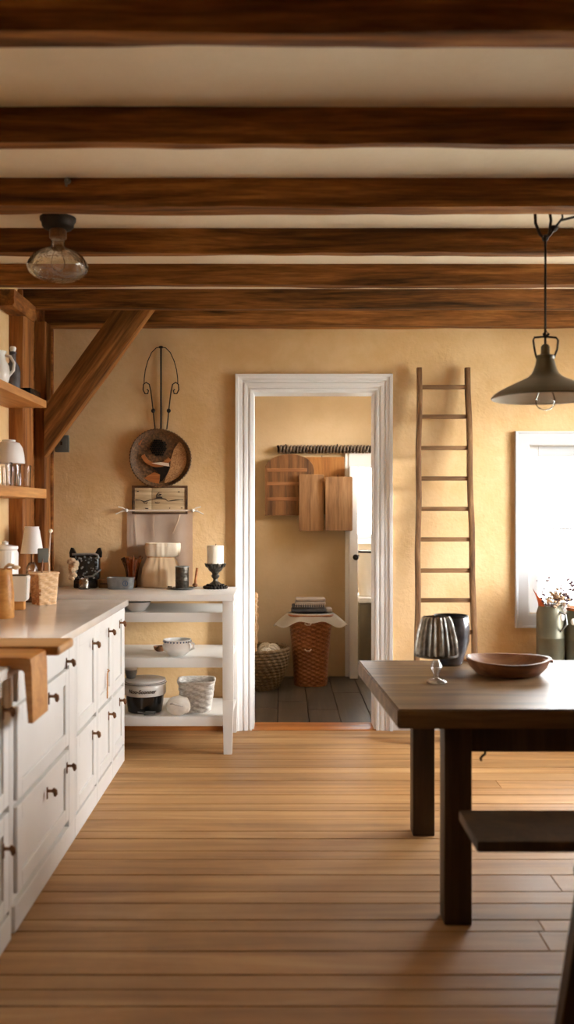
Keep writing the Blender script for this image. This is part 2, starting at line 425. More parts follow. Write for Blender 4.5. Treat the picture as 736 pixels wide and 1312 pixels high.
w4 = struct(MB().box(PX1-.015, PX1, 6.18, 6.25, 1.54, 2.44, .003).box(PX1-.015, PX1, 7.35, 7.42, 1.54, 2.44, .003).box(PX1-.015, PX1, 6.25, 7.35, 2.38, 2.44, .003).box(PX1-.015, PX1, 6.25, 7.35, 1.54, 1.6, .003).build('window_4', 'casing'))
window_fill(w4, 6.25, 7.35, 1.6, 2.38, PX1+.03, [6.8], 'x', .05)

w6 = struct(MB().box(PX1-.015, PX1, 7.94, 8.0, .74, 2.06, .003).box(PX1-.015, PX1, 9.1, 9.16, .74, 2.06, .003).box(PX1-.015, PX1, 8.0, 9.1, 2.0, 2.06, .003).box(PX1-.015, PX1, 8.0, 9.1, .74, .8, .003).build('added_window_6', 'casing'))  # unseen window, added only to brighten the pail from the side
window_fill(w6, 8.0, 9.1, .8, 2.0, PX1+.03, [8.55], 'x', .05)
# scullery doorway: casing, post with latch
b = MB(); b.box(.515, .545, PY1-.022, PY1, 0, 1.84, .003); b.box(.545, 1.30, PY1-.03, PY1, 1.722, 1.84, .004); b.box(1.22, 1.30, PY1-.022, PY1, 0, 1.722, .003)
d2 = struct(b.build('door_2', 'casing'))
b = MB(); b.box(.545, .612, PY1-.12, PY1+.1, 0, 1.72, .006); b.build('door_post', 'casing', d2)
b = MB(); b.lathe([(.022,0),(.022,.004),(.008,.008),(.008,.03),(.02,.036),(.024,.046),(.018,.056),(.004,.06)], 16)
b.build('door_handle', 'iron', d2, (.592, PY1-.12, .985), rot=(PI/2,0,0))
# baseboards, corner board
struct(MB().box(XL, DX0-.104, YB-.018, YB, 0, .085, .004).build('baseboard_back', 'saddle'))
struct(MB().box(DX1+.104, XR, YB-.018, YB, 0, .1, .004).build('baseboard_right', 'white'))
struct(MB().box(XL+.03, XL+.055, YB-.03, YB, .0, 2.48, .004).build('trim_2', 'post'))
# boarded end of the left wall
b = MB(); yy = 5.19
for w in (.13, .16, .14, .165):
    b.box(XL, XL+.028+rr.uniform(-.004, .004), yy, yy+w-.006, 0, 2.585, .003, 1); yy += w
o = struct(b.build('wall_boards', 'post', smooth=.4, loc=(0,0,0)))

# ------------------------------------------------------------------ timber frame
def hewn(L, w, h, amp, seed, step=.06, flat_top=True):
    """beam along +x from 0, centred on y, top at z=0, bottom at -h; uneven axe-cut edges"""
    b = MB(); n = max(4, int(L/step)); rings = []
    base = [(-.5,0),(-.5,-.25),(-.5,-.55),(-.49,-.86),(-.42,-1),(-.15,-1.0),(.15,-1),(.42,-1),(.49,-.86),(.5,-.55),(.5,-.25),(.5,0)]
    for i in range(n+1):
        x = L*i/n; ring = []
        for k, (u, v) in enumerate(base):
            q = Vector((x*1.3+seed*9.1, k*.35, seed*3.7)); e = 1 if v < -.1 else .35
            dy = amp*e*(mnoise.noise(q)+.5*mnoise.noise(q*4)); dz = amp*.8*(mnoise.noise(q+Vector((0,50,0)))+.5*mnoise.noise(q*3.3+Vector((0,50,0))))
            ring.append(b.bm.verts.new((x, u*w+dy, (v*h+(dz if v < -.3 else 0)))))
        rings.append(ring)
    m = len(base)
    for r0, r1 in zip(rings, rings[1:]):
        for k in range(m): b.bm.faces.new((r0[k], r0[(k+1)%m], r1[(k+1)%m], r1[k]))
    b.bm.faces.new(rings[0]); b.bm.faces.new(rings[-1][::-1])
    return b
beam_spec = [(2.205, .088), (2.867, .070), (3.475, .098), (4.09, .07), (4.68, .078), (5.205, .08), (5.685, .11)]
beam_lab = ['dark ceiling beam nearest the camera at top of picture', 'second dark ceiling beam from the camera',
  'third ceiling beam from camera with black cracks and small hook', 'ceiling beam just behind the glass globe light',
  'ceiling beam fifth from camera, level with the top of the corner post', 'sixth ceiling beam from camera, just in front of the wall beam',
  'last ceiling beam, lying against the yellow back wall']
for i, ((y, w), lb) in enumerate(zip(beam_spec, beam_lab)):
    o = hewn(XR-XL-.004, w, .107, .0115, i+1).build('ceiling_beam', 'beam', loc=(XL+.002, y+w/2, ZC+.002), smooth=.9)
    tag(o, lb, 'beam', 'exposed ceiling beams')
# corner post and angled brace, wall plate
o = hewn(1.61, .155, .085, .006, 21).build('corner_post', 'post', loc=(XL-.004, 5.085, .01), rot=(0,-PI/2,0))
o.location = (XL+.001, 5.185-.08, .8755); o.rotation_euler = (0, -PI/2, 0)
tag(o, 'upright oak corner post behind the open shelves', 'post')
o = hewn(2.46, .13, .062, .004, 25).build('wall_post', 'post', loc=(XL, 5.52, 0), rot=(0,-PI/2,0))
o.location = (XL+.028, 5.52, 0); tag(o, 'oak wall post carrying the foot of the diagonal brace', 'post')
bx0, bz0, bx1, bz1 = -1.335, 1.82, -.80, 2.56
L = math.hypot(bx1-bx0, bz1-bz0)+.06; ang = math.atan2(bz1-bz0, bx1-bx0)
b = hewn(L+.34, .11, .17, .008, 31)
bl = Vector((bx0-.055-.112-.17*math.cos(ang), 5.475, bz0-.03-.17*math.sin(ang))); ca_, sa_ = math.cos(ang), math.sin(ang)
for co, no in ((((-1.380-bl.x)/ca_,0,0), (-ca_,0,sa_)), (((2.589-bl.z)/sa_,0,0), (sa_,0,ca_))):
    r_ = bmesh.ops.bisect_plane(b.bm, geom=b.bm.verts[:]+b.bm.edges[:]+b.bm.faces[:], plane_co=co, plane_no=no, clear_outer=True)
    bmesh.ops.contextual_create(b.bm, geom=[e for e in r_['geom_cut'] if isinstance(e, bmesh.types.BMEdge)])
o = b.build('diagonal_brace', 'beam', loc=bl, rot=(0,-ang,0)); tag(o, 'heavy diagonal oak brace between corner post and ceiling beam', 'brace')
o = hewn(2.0, .10, .10, .006, 41).build('wall_plate', 'post', loc=(XL+.05, 4.78, 2.592), rot=(0,0,PI/2))
o.location = (XL+.052, 4.775, 2.487); o.rotation_euler = (0,0,PI/2)
o.scale = (.21,1,.85); tag(o, 'short oak wall plate above the corner post', 'beam')

# ------------------------------------------------------------------ kitchen base cabinets
FX = -.857
def shaker(b, x, y0, y1, z0, z1, st=.055, t=.02):
    b.box(x-t, x, y0, y0+st, z0, z1, .002, 1); b.box(x-t, x, y1-st, y1, z0, z1, .002, 1)
    b.box(x-t, x, y0+st, y1-st, z1-st, z1, .002, 1); b.box(x-t, x, y0+st, y1-st, z0, z0+st, .002, 1)
    b.box(x-t, x-.009, y0+st, y1-st, z0+st, z1-st)
def slab(b, x, y0, y1, z0, z1, t=.02): b.box(x-t, x, y0, y1, z0, z1, .002, 1)
knob_me = None
def knob(parent, y, z):
    global knob_me
    if knob_me is None:
        b = MB(); b.box(0, .004, -.007, .007, -.022, .022, .003)
        b.tube([(.002,0,.008),(.018,0,.008),(.026,0,.006)], [.006,.005,.006], 10)
        b.tube([(.022,0,.016),(.03,0,.008),(.032,0,-.004),(.03,0,-.012)], [.006,.009,.008,.004], 10)
        o = b.build('knob', 'bronze', parent); knob_me = o.data
    else:
        o = bpy.data.objects.new('knob', knob_me); C.objects.link(o); o.parent = parent
    o.location = (FX, y, z); return o
cab_specs = [
 ('white base cabinet nearest the camera, under the near end of the counter', 1.55, 2.96,
   [('door', 2.27, 2.935, .43, .835, [(2.87,.735)]), ('drawer', 2.27, 2.935, .10, .41, [(2.87,.31)]), ('door', 1.58, 2.25, .43, .835, [(2.2,.735)]), ('drawer', 1.58, 2.25, .10, .41, [(2.2,.31)])]),
 ('white three-drawer base cabinet under the overhanging wooden pastry board', 3.0, 3.87,
   [('drawer', 3.03, 3.76, .735, .835, [(3.71,.75)]), ('drawer', 3.03, 3.76, .415, .72, [(3.43,.667)]), ('drawer', 3.03, 3.76, .115, .395, [(3.405,.328),(3.72,.334)])]),
 ('narrow white base cabinet with tall front, third from the far end', 3.87, 4.335,
   [('door', 3.90, 4.315, .43, .835, [(4.22,.75)]), ('door', 3.90, 4.315, .10, .41, [(4.22,.345)])]),
 ('white base cabinet with a tan leather tag on its front', 4.335, 4.725,
   [('door', 4.355, 4.705, .43, .835, [(4.61,.755)]), ('door', 4.355, 4.705, .10, .41, [(4.61,.347)])]),
 ('end white base cabinet beside the open shelf unit', 4.725, 5.085,
   [('door', 4.745, 5.06, .43, .835, [(4.92,.76)]), ('door', 4.745, 5.06, .10, .41, [(4.92,.352)])])]
for lab, y0, y1, fronts in cab_specs:
    t = thing('base_cabinet', lab, 'cabinet', (0,0,0), 0, 'white base cabinets')
    b = MB(); b.box(XL+.002, FX-.021, y0+.001, y1-.001, .0, .839, .001, 1)
    b.box(FX-.021, FX, y0+.001, y1-.001, .0, .085, .002, 1)                      # plinth
    ys = sorted({y0+.001, y1-.001}); f0 = min(f[1] for f in fronts); f1 = max(f[2] for f in fronts)
    b.box(FX-.021, FX, f1+.004, y1-.001, .085, .838, .002, 1)
    if y0 > 3.1: b.box(FX-.021, FX, y0+.001, f0-.004, .085, .838, .002, 1)
    else: b.box(FX-.021, FX-.012, y0+.001, f0-.004, .085, .838, .002, 1)
    b.build('carcass', 'cab', t, smooth=.4)
    for kind, a, c, z0, z1, ks in fronts:
        b = MB(); (slab if z1-z0 < .15 else shaker)(b, FX, a, c, z0, z1)
        f = b.build(kind, 'cab', t, smooth=.4)
        for ky, kz in ks: knob(f, ky, kz)
    if 'leather' in lab:
        b = MB(); b.box(FX, FX+.004, 4.565, 4.585, .44, .565, .0015, 1); b.tube([(FX+.002, 4.575, .568), (FX+.012, 4.575, .575), (FX+.002,4.575,.582)], .004, 8)
        o = b.build('leather_tag', 'leather', t); o['label'] = 'hanging tan leather tag'
b = MB(); b.box(XL+.001, FX+.018, 1.54, 5.105, .84, .875, .006)
tag(b.build('countertop', 'counter', smooth=.5), 'pale polished countertop along the white base cabinets', 'countertop')

# butcher block and pastry board with drop lip
b = MB(); b.box(XL+.06, -.735, 3.085, 3.30, .8755, .908, .012, 3)
tag(b.build('cutting_board', 'board'), 'thick rounded wooden cutting board behind the lipped pastry board', 'cutting board')
b = MB(); poly = [(XL+.06,.8755),(FX+.02,.8755),(FX+.022,.868),(-.80,.862),(-.795,.855),(-.782,.70),(-.768,.70),(-.772,.87),(-.776,.897),(-.79,.902),(XL+.06,.903)]
b.prism(poly, 2.88, 3.068)
tag(b.build('pastry_board', 'pastry', smooth=.5), 'orange wooden pastry board hooked over the counter edge', 'board')

# ------------------------------------------------------------------ open shelves on the left wall
tag(MB().box(XL+.001, -1.256, 3.75, 4.985, 1.904, 1.942, .003).build('upper_shelf', 'shelfwood'), 'upper oak wall shelf holding the dark bottle', 'shelf')
tag(MB().box(XL+.001, -1.256, 3.75, 4.985, 1.422, 1.472, .003).build('lower_shelf', 'shelfwood'), 'lower oak wall shelf holding the glass tumblers', 'shelf')
# tumblers
t = thing('tumbler', 'clear glass tumbler at the near end under the white bowl', 'glass', (-1.31,4.41,1.4721), 0, 'tumblers on the lower shelf')
b = MB(); b.lathe([(.028,0),(.031,.004),(.036,.105),(.0375,.11),(.0345,.108),(.029,.012),(.001,.01)], 28, lambda r, z, a, j: (r*(1+.01*math.cos(12*a)*(1 if .01<z<.1 else 0)), z))
b.build('glass_wall', 'glass', t)
dup(t, (-1.31,4.555,1.4721), 'clear glass tumbler under the far side of the white bowl')
dup(t, (-1.30,4.71,1.4721), 'clear glass tumbler standing free in front on the lower shelf')
dup(t, (-1.40,4.79,1.4721), 'clear glass tumbler standing free at the back by the post')
t = thing('serving_bowl', 'upturned frosted white bowl resting on two tumblers', 'bowl', (-1.31,4.483,1.5822))
b = MB(); b.lathe([(.074,0),(.0755,.004),(.072,.04),(.064,.075),(.05,.098),(.03,.104),(.001,.104)], 32, cap0=False); b.lathe([(.074,0),(.070,.002),(.068,.04),(.06,.072),(.046,.094),(.001,.099)], 32, cap0=False)
b.build('bowl_shell', 'frost', t); MB().lathe([(.03,.1035),(.032,.108),(.03,.113),(.024,.113),(.022,.1045)], 28, cap0=False).build('foot_ring', 'frost', t)
# upper shelf
t = thing('bottle', 'dark brown glass bottle with stopper on the upper shelf', 'bottle', (-1.33,4.62,1.9421))
MB().lathe([(.03,0),(.036,.004),(.037,.1),(.032,.125),(.016,.15),(.014,.185),(.018,.188),(.018,.197),(.012,.199)], 28, cap1=True).build('bottle_body', 'smoke', t)
MB().lathe([(.011,.1975),(.013,.205),(.016,.216),(.012,.224),(.002,.226)], 20).build('stopper', 'frost', t)
t = thing('jug', 'white ceramic jug standing on the upper shelf', 'jug', (-1.335,4.38,1.9421))
MB().lathe([(.04,0),(.05,.01),(.06,.05),(.055,.09),(.04,.12),(.038,.145),(.044,.16),(.040,.158),(.034,.145),(.034,.12),(.001,.11)], 32).build('jug_body', 'ceramic', t)
MB().tube([(.038,.0,.14),(.062,.0,.135),(.08,.0,.105),(.076,.0,.07),(.055,.0,.045)], .007, 10).build('handle', 'ceramic', t)
t = thing('tray', 'low dark tin tray at the far end of the upper shelf', 'tray', (-1.35,4.86,1.9421))
b = MB(); b.box(-.07,.07,-.1,.1,0,.006,.002); b.box(-.07,-.064,-.1,.1,.006,.04,.002); b.box(.064,.07,-.1,.1,.006,.04,.002); b.box(-.064,.064,-.1,-.094,.006,.04,.002); b.box(-.064,.064,.094,.1,.006,.04,.002)
b.build('tray_pan', 'black', t)
MB().tube([(0,-.1,.03),(0,-.115,.04),(0,-.115,.055),(0,-.1,.06),(0,-.094,.04)], .004, 8).build('tray_handle', 'iron', t)

# ------------------------------------------------------------------ objects on the counter
CZ = .8752
def woven_box(name_part, w0, w1, h, rows, stakes, amp, mat, parent, sq=6, thick=.006):
    """tapered square basket wall with real over-under weave"""
    n = stakes*4; nr = rows*3; b = MB()
    def sup(a, hw):
        c, s = math.cos(a), math.sin(a); return hw/((abs(c)**sq+abs(s)**sq)**(1/sq))
    V = []
    for j in range(nr+1):
        z = h*j/nr; hw = w0+(w1-w0)*(z/h)**.8; ring = []
        for k in range(n):
            a = 2*PI*k/n; row = j//3; ph = 1 if row % 2 else -1
            d = amp*ph*math.cos(2*PI*k/8)*math.sin(PI*((j % 3)+.5)/3)
            r = sup(a, hw)+d; ring.append(b.bm.verts.new((r*math.cos(a), r*math.sin(a), z)))
        V.append(ring)
    for j in range(nr):
        for k in range(n): b.bm.faces.new((V[j][k], V[j][(k+1)%n], V[j+1][(k+1)%n], V[j+1][k]))
    b.bm.faces.new(V[0][::-1])
    inn = [[b.bm.verts.new(((sup(2*PI*k/n, hw)-thick)*math.cos(2*PI*k/n), (sup(2*PI*k/n, hw)-thick)*math.sin(2*PI*k/n), z)) for k in range(n)] for hw, z in ((w1, h), (w0, .01))]
    for k in range(n):
        b.bm.faces.new((V[-1][k], V[-1][(k+1)%n], inn[0][(k+1)%n], inn[0][k])); b.bm.faces.new((inn[0][k], inn[0][(k+1)%n], inn[1][(k+1)%n], inn[1][k]))
    b.bm.faces.new(inn[1])
    o = b.build(name_part, mat, parent, smooth=1.2)
    b = MB(); P = []
    for k in range(49):
        a = 2*PI*k/48; r = sup(a, w1); P.append((r*math.cos(a), r*math.sin(a), h+.001))
    b.tube(P, .006, 8, False); b.build('rim', mat, parent)
    return o
t = thing('utensil_basket', 'square straw basket on the counter holding thin utensils', 'basket', (-1.229,4.83,CZ), math.radians(38))
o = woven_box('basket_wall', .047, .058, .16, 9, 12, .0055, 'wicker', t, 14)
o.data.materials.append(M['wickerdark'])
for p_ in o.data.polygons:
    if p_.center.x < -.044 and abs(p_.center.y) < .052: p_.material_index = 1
def in_basket(name, label, cat, pts, r, mat, loc=(-1.229,4.83,CZ)):
    o = MB().tube([Vector(p) for p in pts], r, 10).build(name, mat, loc=loc); tag(o, label, cat); return o
t = thing('stirring_stick', 'thin pale stick with a round white tip in the straw basket', 'stick', (-1.195,4.80,CZ+.012))
MB().tube([(0,0,0),(.002,0,.12),(-.003,0,.22),(.006,0,.36)], .0035, 8).build('shaft', 'linen', t); MB().ball((.007,0,.366), .011, 2).build('tip', 'wax', t)
t = thing('spatula', 'dark grey spatula standing in the straw basket', 'spatula', (-1.255,4.86,CZ+.012), .5)
MB().tube([(0,0,0),(.004,0,.12),(.01,0,.22)], .005, 8).build('handle', 'bowlwood', t); MB().box(-.015,.04,-.004,.004,.2,.275,.006,2).build('blade', 'greyplastic', t)
t = thing('table_lamp', 'small lamp with white conical shade behind the straw basket', 'lamp', (-1.328,4.965,CZ))
MB().lathe([(.045,0),(.046,.008),(.03,.014),(.012,.022),(.012,.03)], 24, cap1=True).build('base', 'bronze', t)
MB().lathe([(.012,.03),(.028,.045),(.032,.11),(.030,.18),(.018,.205),(.010,.21)], 24, cap1=True).build('stem', 'wobbly', t)
b = MB(); b.lathe([(.060,.255),(.050,.32),(.041,.375),(.037,.385),(.037,.398),(.034,.398),(.034,.383),(.038,.373),(.057,.256),(.060,.255)], 36, cap0=False); b.build('lamp_shade', 'frost', t)
MB().lathe([(.006,.205),(.006,.39),(.004,.392)], 10, cap1=True).build('rod', 'bronze', t)
b = MB(); b.tube([(-.03,0,.388),(0,0,.39),(.03,0,.388)], .002, 6); b.build('spider', 'bronze', t)
t = thing('canister', 'tall ribbed white canister behind the white planter', 'canister', (-1.392,4.70,CZ))
MB().lathe([(.06,0),(.063,.005),(.064,.27),(.058,.285),(.058,.262)], 72, lambda r, z, a, j: (r*(1+.018*math.cos(24*a)*(1 if .01 < z < .28 else 0)), z)).build('canister_body', 'ceramic', t)
MB().lathe([(.055,.2625),(.060,.2865),(.064,.29),(.063,.304),(.03,.31),(.014,.312),(.016,.325),(.002,.332)], 40).build('lid', 'ceramic', t)
t = thing('planter', 'small white square planter on a wooden stand', 'planter', (-1.285,4.56,CZ), math.radians(6))
b = MB(); b.hexa([(-.043,-.043,.043),(.043,-.043,.043),(.043,.043,.043),(-.043,.043,.043),(-.05,-.05,.165),(.05,-.05,.165),(.05,.05,.165),(-.05,.05,.165)])
bmesh.ops.bevel(b.bm, geom=list(b.bm.edges), offset=.005, segments=2, affect='EDGES'); b.build('pot', 'ceramic', t)
b = MB(); b.box(-.03,.03,-.03,.03,0,.042,.004); b.build('stand', 'pastry', t)
MB().box(-.042,.042,-.042,.042,.1655,.17,.002).build('soil', 'stem', t)
t = thing('utensil_crock', 'turned wooden crock with a spoon beside the white planter', 'crock', (-1.255,4.2,CZ))
MB().lathe([(.048,0),(.052,.006),(.05,.1),(.044,.17),(.041,.21),(.044,.22),(.038,.22),(.036,.2),(.001,.19)], 36).build('crock_body', 'pastry', t)
b = MB(); b.tube([(0,0,.195),(.012,0,.225),(.03,0,.24),(.05,0,.235)], [.006,.007,.008,.006], 10); b.ball((.06,0,.226), .02, 2, (1,.8,.5)); b.build('spoon', 'sack', t)

# ------------------------------------------------------------------ white open shelf unit
t = thing('shelf_unit', 'white painted open shelf unit against the yellow wall', 'shelf unit', (0,0,0))
SX0, SX1, SY0, SY1, SZ = XL+.06, -.273, 5.21, 5.775, .89
MB().box(SX0-.01, SX1+.004, SY0-.006, SY1, SZ-.036, SZ, .004).build('top', 'white', t)
for lx, ly, nm in ((SX1-.06, SY0, 0), (SX1-.05, SY1-.05, 1), (SX0, SY0, 2), (SX0, SY1-.05, 3)):
    b = MB(); w = .06 if nm in (0, 2) else .05
    b.hexa([(lx+.006,ly+.004,0),(lx+w-.008,ly+.004,0),(lx+w-.008,ly+.045,0),(lx+.006,ly+.045,0),(lx,ly,.3),(lx+w,ly,.3),(lx+w,ly+.05,.3),(lx,ly+.05,.3)])
    b.box(lx, lx+w, ly, ly+.05, .3, SZ-.036, .003); b.build('leg', 'white', t, smooth=.4)
for z1 in (.787, .533, .206):
    b = MB(); b.box(SX0+.06, SX1-.061, SY0+.024, SY0+.05, z1-.053, z1, .003); b.box(SX0+.06, SX1-.061, SY0+.05, SY1-.002, z1-.02, z1, .001, 1)
    b.box(SX0+.012, SX0+.06, SY0+.051, SY1-.051, z1-.02, z1); b.box(SX1-.061, SX1-.012, SY0+.051, SY1-.051, z1-.02, z1)
    b.build('shelf', 'white', t, smooth=.4)
# on the shelves
t = thing('mixing_bowl', 'white bowl with a blue patterned band on the middle shelf', 'bowl', (-.60,5.34,.5332))
MB().lathe([(.045,0),(.052,.006),(.078,.03),(.084,.055),(.076,.075),(.080,.092),(.076,.092),(.071,.075),(.078,.055),(.06,.02),(.001,.012)], 40).build('bowl_shell', 'ceramic', t)
b = MB()
for k in range(26):
    a = 2*PI*k/26; b.ball((.0782*math.cos(a), .0782*math.sin(a), .081), .0045, 1, (1,1,1.2))
o = b.build('painted_band', 'blue', t)
MB().tube([(.07,-.035,.085),(.10,-.04,.07),(.10,-.035,.045),(.075,-.03,.035)], .006, 10).build('handle', 'ceramic', t)
t = thing('ladle', 'small dark ladle lying behind the white bowl', 'ladle', (-.72,5.5,.5332))
b = MB(); b.lathe([(.02,0.0),(.034,.012),(.038,.03),(.036,.03),(.031,.013),(.001,.004)], 24); b.build('scoop', 'bowlwood', t)
MB().tube([(.03,0,.028),(.07,.02,.05),(.12,.04,.045)], .005, 8).build('handle', 'bowlwood', t)
t = thing('casserole_pot', 'lidded pot with white lettered band on the bottom shelf', 'pot', (-.79,5.385,.2062))
MB().lathe([(.085,0),(.096,.004),(.104,.05),(.108,.09),(.108,.1),(.001,.1)], 48).build('pot_base', 'black', t)
MB().lathe([(.102,.098),(.116,.1),(.119,.105),(.121,.155),(.118,.16),(.001,.16)], 48).build('band', 'ceramic', t)
b = MB(); b.lathe([(.117,.1605),(.123,.163),(.123,.170),(.115,.173),(.118,.178),(.117,.186),(.106,.190),(.001,.19)], 48); b.build('lid', 'ceramic', t)
b = MB(); b.lathe([(.1235,.1655),(.1245,.1675),(.1235,.1695)], 48, cap0=False); b.lathe([(.1155,.172),(.1165,.174),(.1165,.1755)], 48, cap0=False); b.build('lid_line', 'ink', t)
# lettering bent round the band
cu = bpy.data.curves.new('lettering', 'FONT'); cu.body = 'Nou-Sconner'; cu.size = .03; cu.extrude = .0008; cu.align_x = 'CENTER'; cu.offset = .0006; cu.shear = .2
tmp = bpy.data.objects.new('tmp', cu); C.objects.link(tmp); dg = bpy.context.evaluated_depsgraph_get(); me = bpy.data.meshes.new_from_object(tmp.evaluated_get(dg))
bpy.data.objects.remove(tmp); me.name = 'lettering'
for v in me.vertices:
    a = -PI/2+v.co.x/.121-.02; r = .1215+v.co.z+.0006; v.co = Vector((r*math.cos(a), r*math.sin(a), .121+v.co.y))
me.materials.clear(); me.materials.append(M['ink']); o = bpy.data.objects.new('lettering', me); C.objects.link(o); o.parent = t
t = thing('cup', 'small grey cup standing on the lid of the lettered pot', 'cup', (-.868,5.37,.3965))
MB().lathe([(.018,0),(.026,.006),(.034,.035),(.035,.066),(.033,.066),(.031,.035),(.001,.01)], 28).build('cup_body', 'tin', t)
MB().lathe([(.0345,.050),(.036,.052),(.0365,.066),(.035,.068),(.0325,.066)], 28, cap0=False).build('rim', 'ceramic', t)
t = thing('scoop', 'little grey metal scoop in front of the lettered pot', 'scoop', (-.745,5.258,.2062), -.15)
b = MB(); b.grid(10, 8, lambda u, v: Vector((-.03+.06*u, .018*math.cos(PI*v), .022-.02*math.sin(PI*v)*(1-.35*u))), .0015); b.build('scoop_bowl', 'tin', t)
MB().tube([(-.03,0,.012),(-.05,0,.016),(-.07,0,.018)], .004, 8).build('handle', 'tin', t)
t = thing('storage_basket', 'whitewashed flared basket on the bottom shelf', 'basket', (-.495,5.40,.2062), .06)
woven_box('basket_wall', .078, .105, .175, 11, 16, .005, 'greywicker', t, 5)
t = thing('cloth_bundle', 'round white cloth bundle leaning on the whitewashed basket', 'cloth', (-.585,5.262,.2062))
b = MB(); b.ball((0,0,.056), .058, 4, (1.18,.62,.95), .12); b.build('bundle', 'whitecloth', t)
b = MB(); b.tube([(-.06,-.005,.06),(-.03,-.034,.075),(.02,-.036,.06),(.055,-.012,.05)], .005, 8); b.build('tie', 'greywicker', t)
o = thing('dish', 'white dish on the upper shelf beside the counter end', 'dish', (-.83,5.34,.7872))
MB().lathe([(.04,0),(.048,.004),(.07,.03),(.078,.05),(.075,.051),(.066,.032),(.001,.01)], 36).build('dish_shell', 'ceramic', o)
MB().lathe([(.0752,.0495),(.0785,.0505),(.0775,.0535),(.0745,.052)], 36, cap0=False).build('rim', 'tin', o)

# ------------------------------------------------------------------ on top of the shelf unit
TZ = SZ+.0003
t = thing('curio_box', 'ornate black metal caddy with two ear-like finials', 'caddy', (-1.188,5.66,TZ))
b = MB(); b.box(-.085,.085,-.035,.035,.05,.205,.022,3); b.box(-.07,.07,-.03,.03,.0,.055,.01); b.build('caddy_body', 'black', t)
for sx in (-1, 1):
    b = MB(); b.prism([(sx*.055,.19),(sx*.095,.185),(sx*.098,.215),(sx*.088,.245),(sx*.075,.242),(sx*.06,.215)], -.012, .012)
    b.build('finial', 'iron', t, smooth=.9)
MB().tube([(-.075,-.034,.205),(.06,-.034,.207),(.078,-.034,.20),(.084,-.034,.18)], .007, 10).build('rail', 'tin', t)
b = MB(); q = random.Random(5)
for k in range(46): 
    b.ball((q.uniform(-.06,.075), -.037, q.uniform(.06,.19)), q.uniform(.003,.008), 1, (1,.5,1), .3)
b.build('beading', 'tin', t)
b = MB()
for k in range(16): b.ball((-.075+q.uniform(-.02,.028), -.04+q.uniform(-.015,.01), .06+.115*k/16), q.uniform(.012,.02), 2, (1,.7,1), .4)
o = b.build('dried_posy', 'sack', t); o['label'] = 'tan dried flower bunch'
b = MB(); b.tube([(.0,-.038,.07),(.05,-.045,.075),(.085,-.045,.105),(.1,-.04,.115)], .005, 8); b.build('lever', 'tin', t)
t = thing('jar', 'small clear glass jar in front of the black caddy', 'jar', (-1.18,5.575,TZ))
MB().lathe([(.03,0),(.033,.004),(.033,.05),(.028,.06),(.03,.066),(.027,.066),(.025,.06),(.029,.05),(.029,.008),(.001,.006)], 28).build('jar_glass', 'wobbly', t)
t = thing('wooden_block', 'small pale wooden block between black caddy and tin dish', 'block', (-1.075,5.69,TZ))
b = MB(); b.box(-.04,.045,-.02,.02,0,.052,.004); b.build('block_body', 'oldboard2', t); b = MB(); b.box(-.03,.03,-.0215,-.0195,.022,.028,.0008,1); b.build('slot', 'ink', t)
t = thing('tin_dish', 'oval grey tin dish with a small blue mark', 'dish', (-.965,5.59,TZ))
b = MB(); b.lathe([(.07,0),(.074,.004),(.080,.066),(.082,.07),(.078,.07),(.072,.008),(.001,.006)], 48, lambda r, z, a, j: (r/((abs(math.cos(a))**4+abs(1.6*math.sin(a))**4)**.25), z)); b.build('dish_wall', 'tin', t)
b = MB(); b.lathe([(.012,-.0008),(.017,-.0008),(.017,.0008),(.012,.0008),(.012,-.0008)], 20, cap0=False); b.box(-.004,.004,-.008,.008,-.0008,.0008,.0005,1)
o = b.build('blue_mark', 'blue', t, (.035,-.0485,.036), rot=(PI/2,0,0)); o['label'] = 'small blue round mark'
t = thing('amber_vase', 'flared amber glass vase behind the tin dish', 'vase', (-.915,5.695,TZ))
MB().lathe([(.03,0),(.034,.004),(.032,.05),(.04,.11),(.058,.165),(.066,.18),(.063,.181),(.055,.165),(.037,.11),(.029,.05),(.001,.02)], 40, lambda r, z, a, j: (r*(1+.05*math.cos(9*a)*z/.18), z+.008*math.cos(3*a)*(z/.18)**2)).build('vase_glass', 'amber', t)
b = MB()
for k in range(9):
    a = k*2.4; b.tube([(.01*math.cos(a), .01*math.sin(a), .02), (.025*math.cos(a), .022*math.sin(a), .11), (.045*math.cos(a)+.012, .03*math.sin(a), .17+.012*(k % 3))], .004, 6)
b.build('dried_stems', 'trayorange', t)
# linen hanging on the wall
t = thing('wall_hanging', 'pale linen cloth hanging on the wall below the small sign', 'wall hanging', (-.757,5.79,.897))
def lf(u, v):
    x = -.203+.406*u; z = .455*v
    return Vector((x, -.004-.004*math.sin(u*19)*(1-.5*v)-.003*math.sin(u*7+v*3), z))
MB().grid(40, 30, lf, .0015).build('cloth', 'linen', t)
b = MB(); b.tube([(-.235,-.012,.462),(.235,-.012,.462)], .006, 10); b.build('hanging_rod', 'linen', t)
for sx in (-1, 1):
    b = MB(); b.tube([(sx*.205,-.013,.46),(sx*.24,-.02,.455),(sx*.27,-.02,.44)], .004, 6); b.tube([(sx*.205,-.013,.465),(sx*.225,-.02,.478),(sx*.255,-.02,.485)], .004, 6)
    b.ball((sx*.205,-.016,.463), .011, 2)
    b.build('ribbon_bow', 'whitecloth', t)
for P in ([(-.15,-.0105,.45),(-.145,-.0125,.3),(-.13,-.011,.12)], [(-.03,-.0105,.45),(-.04,-.0125,.37),(-.035,-.011,.3)], [(.13,-.0105,.45),(.11,-.0125,.39),(.08,-.011,.32)]):
    MB().tube(P, .0015, 6).build('stitching', 'sack', t)
t = thing('linen_sack', 'stout beige linen sack with folded cream top', 'sack', (-.74,5.714,TZ))
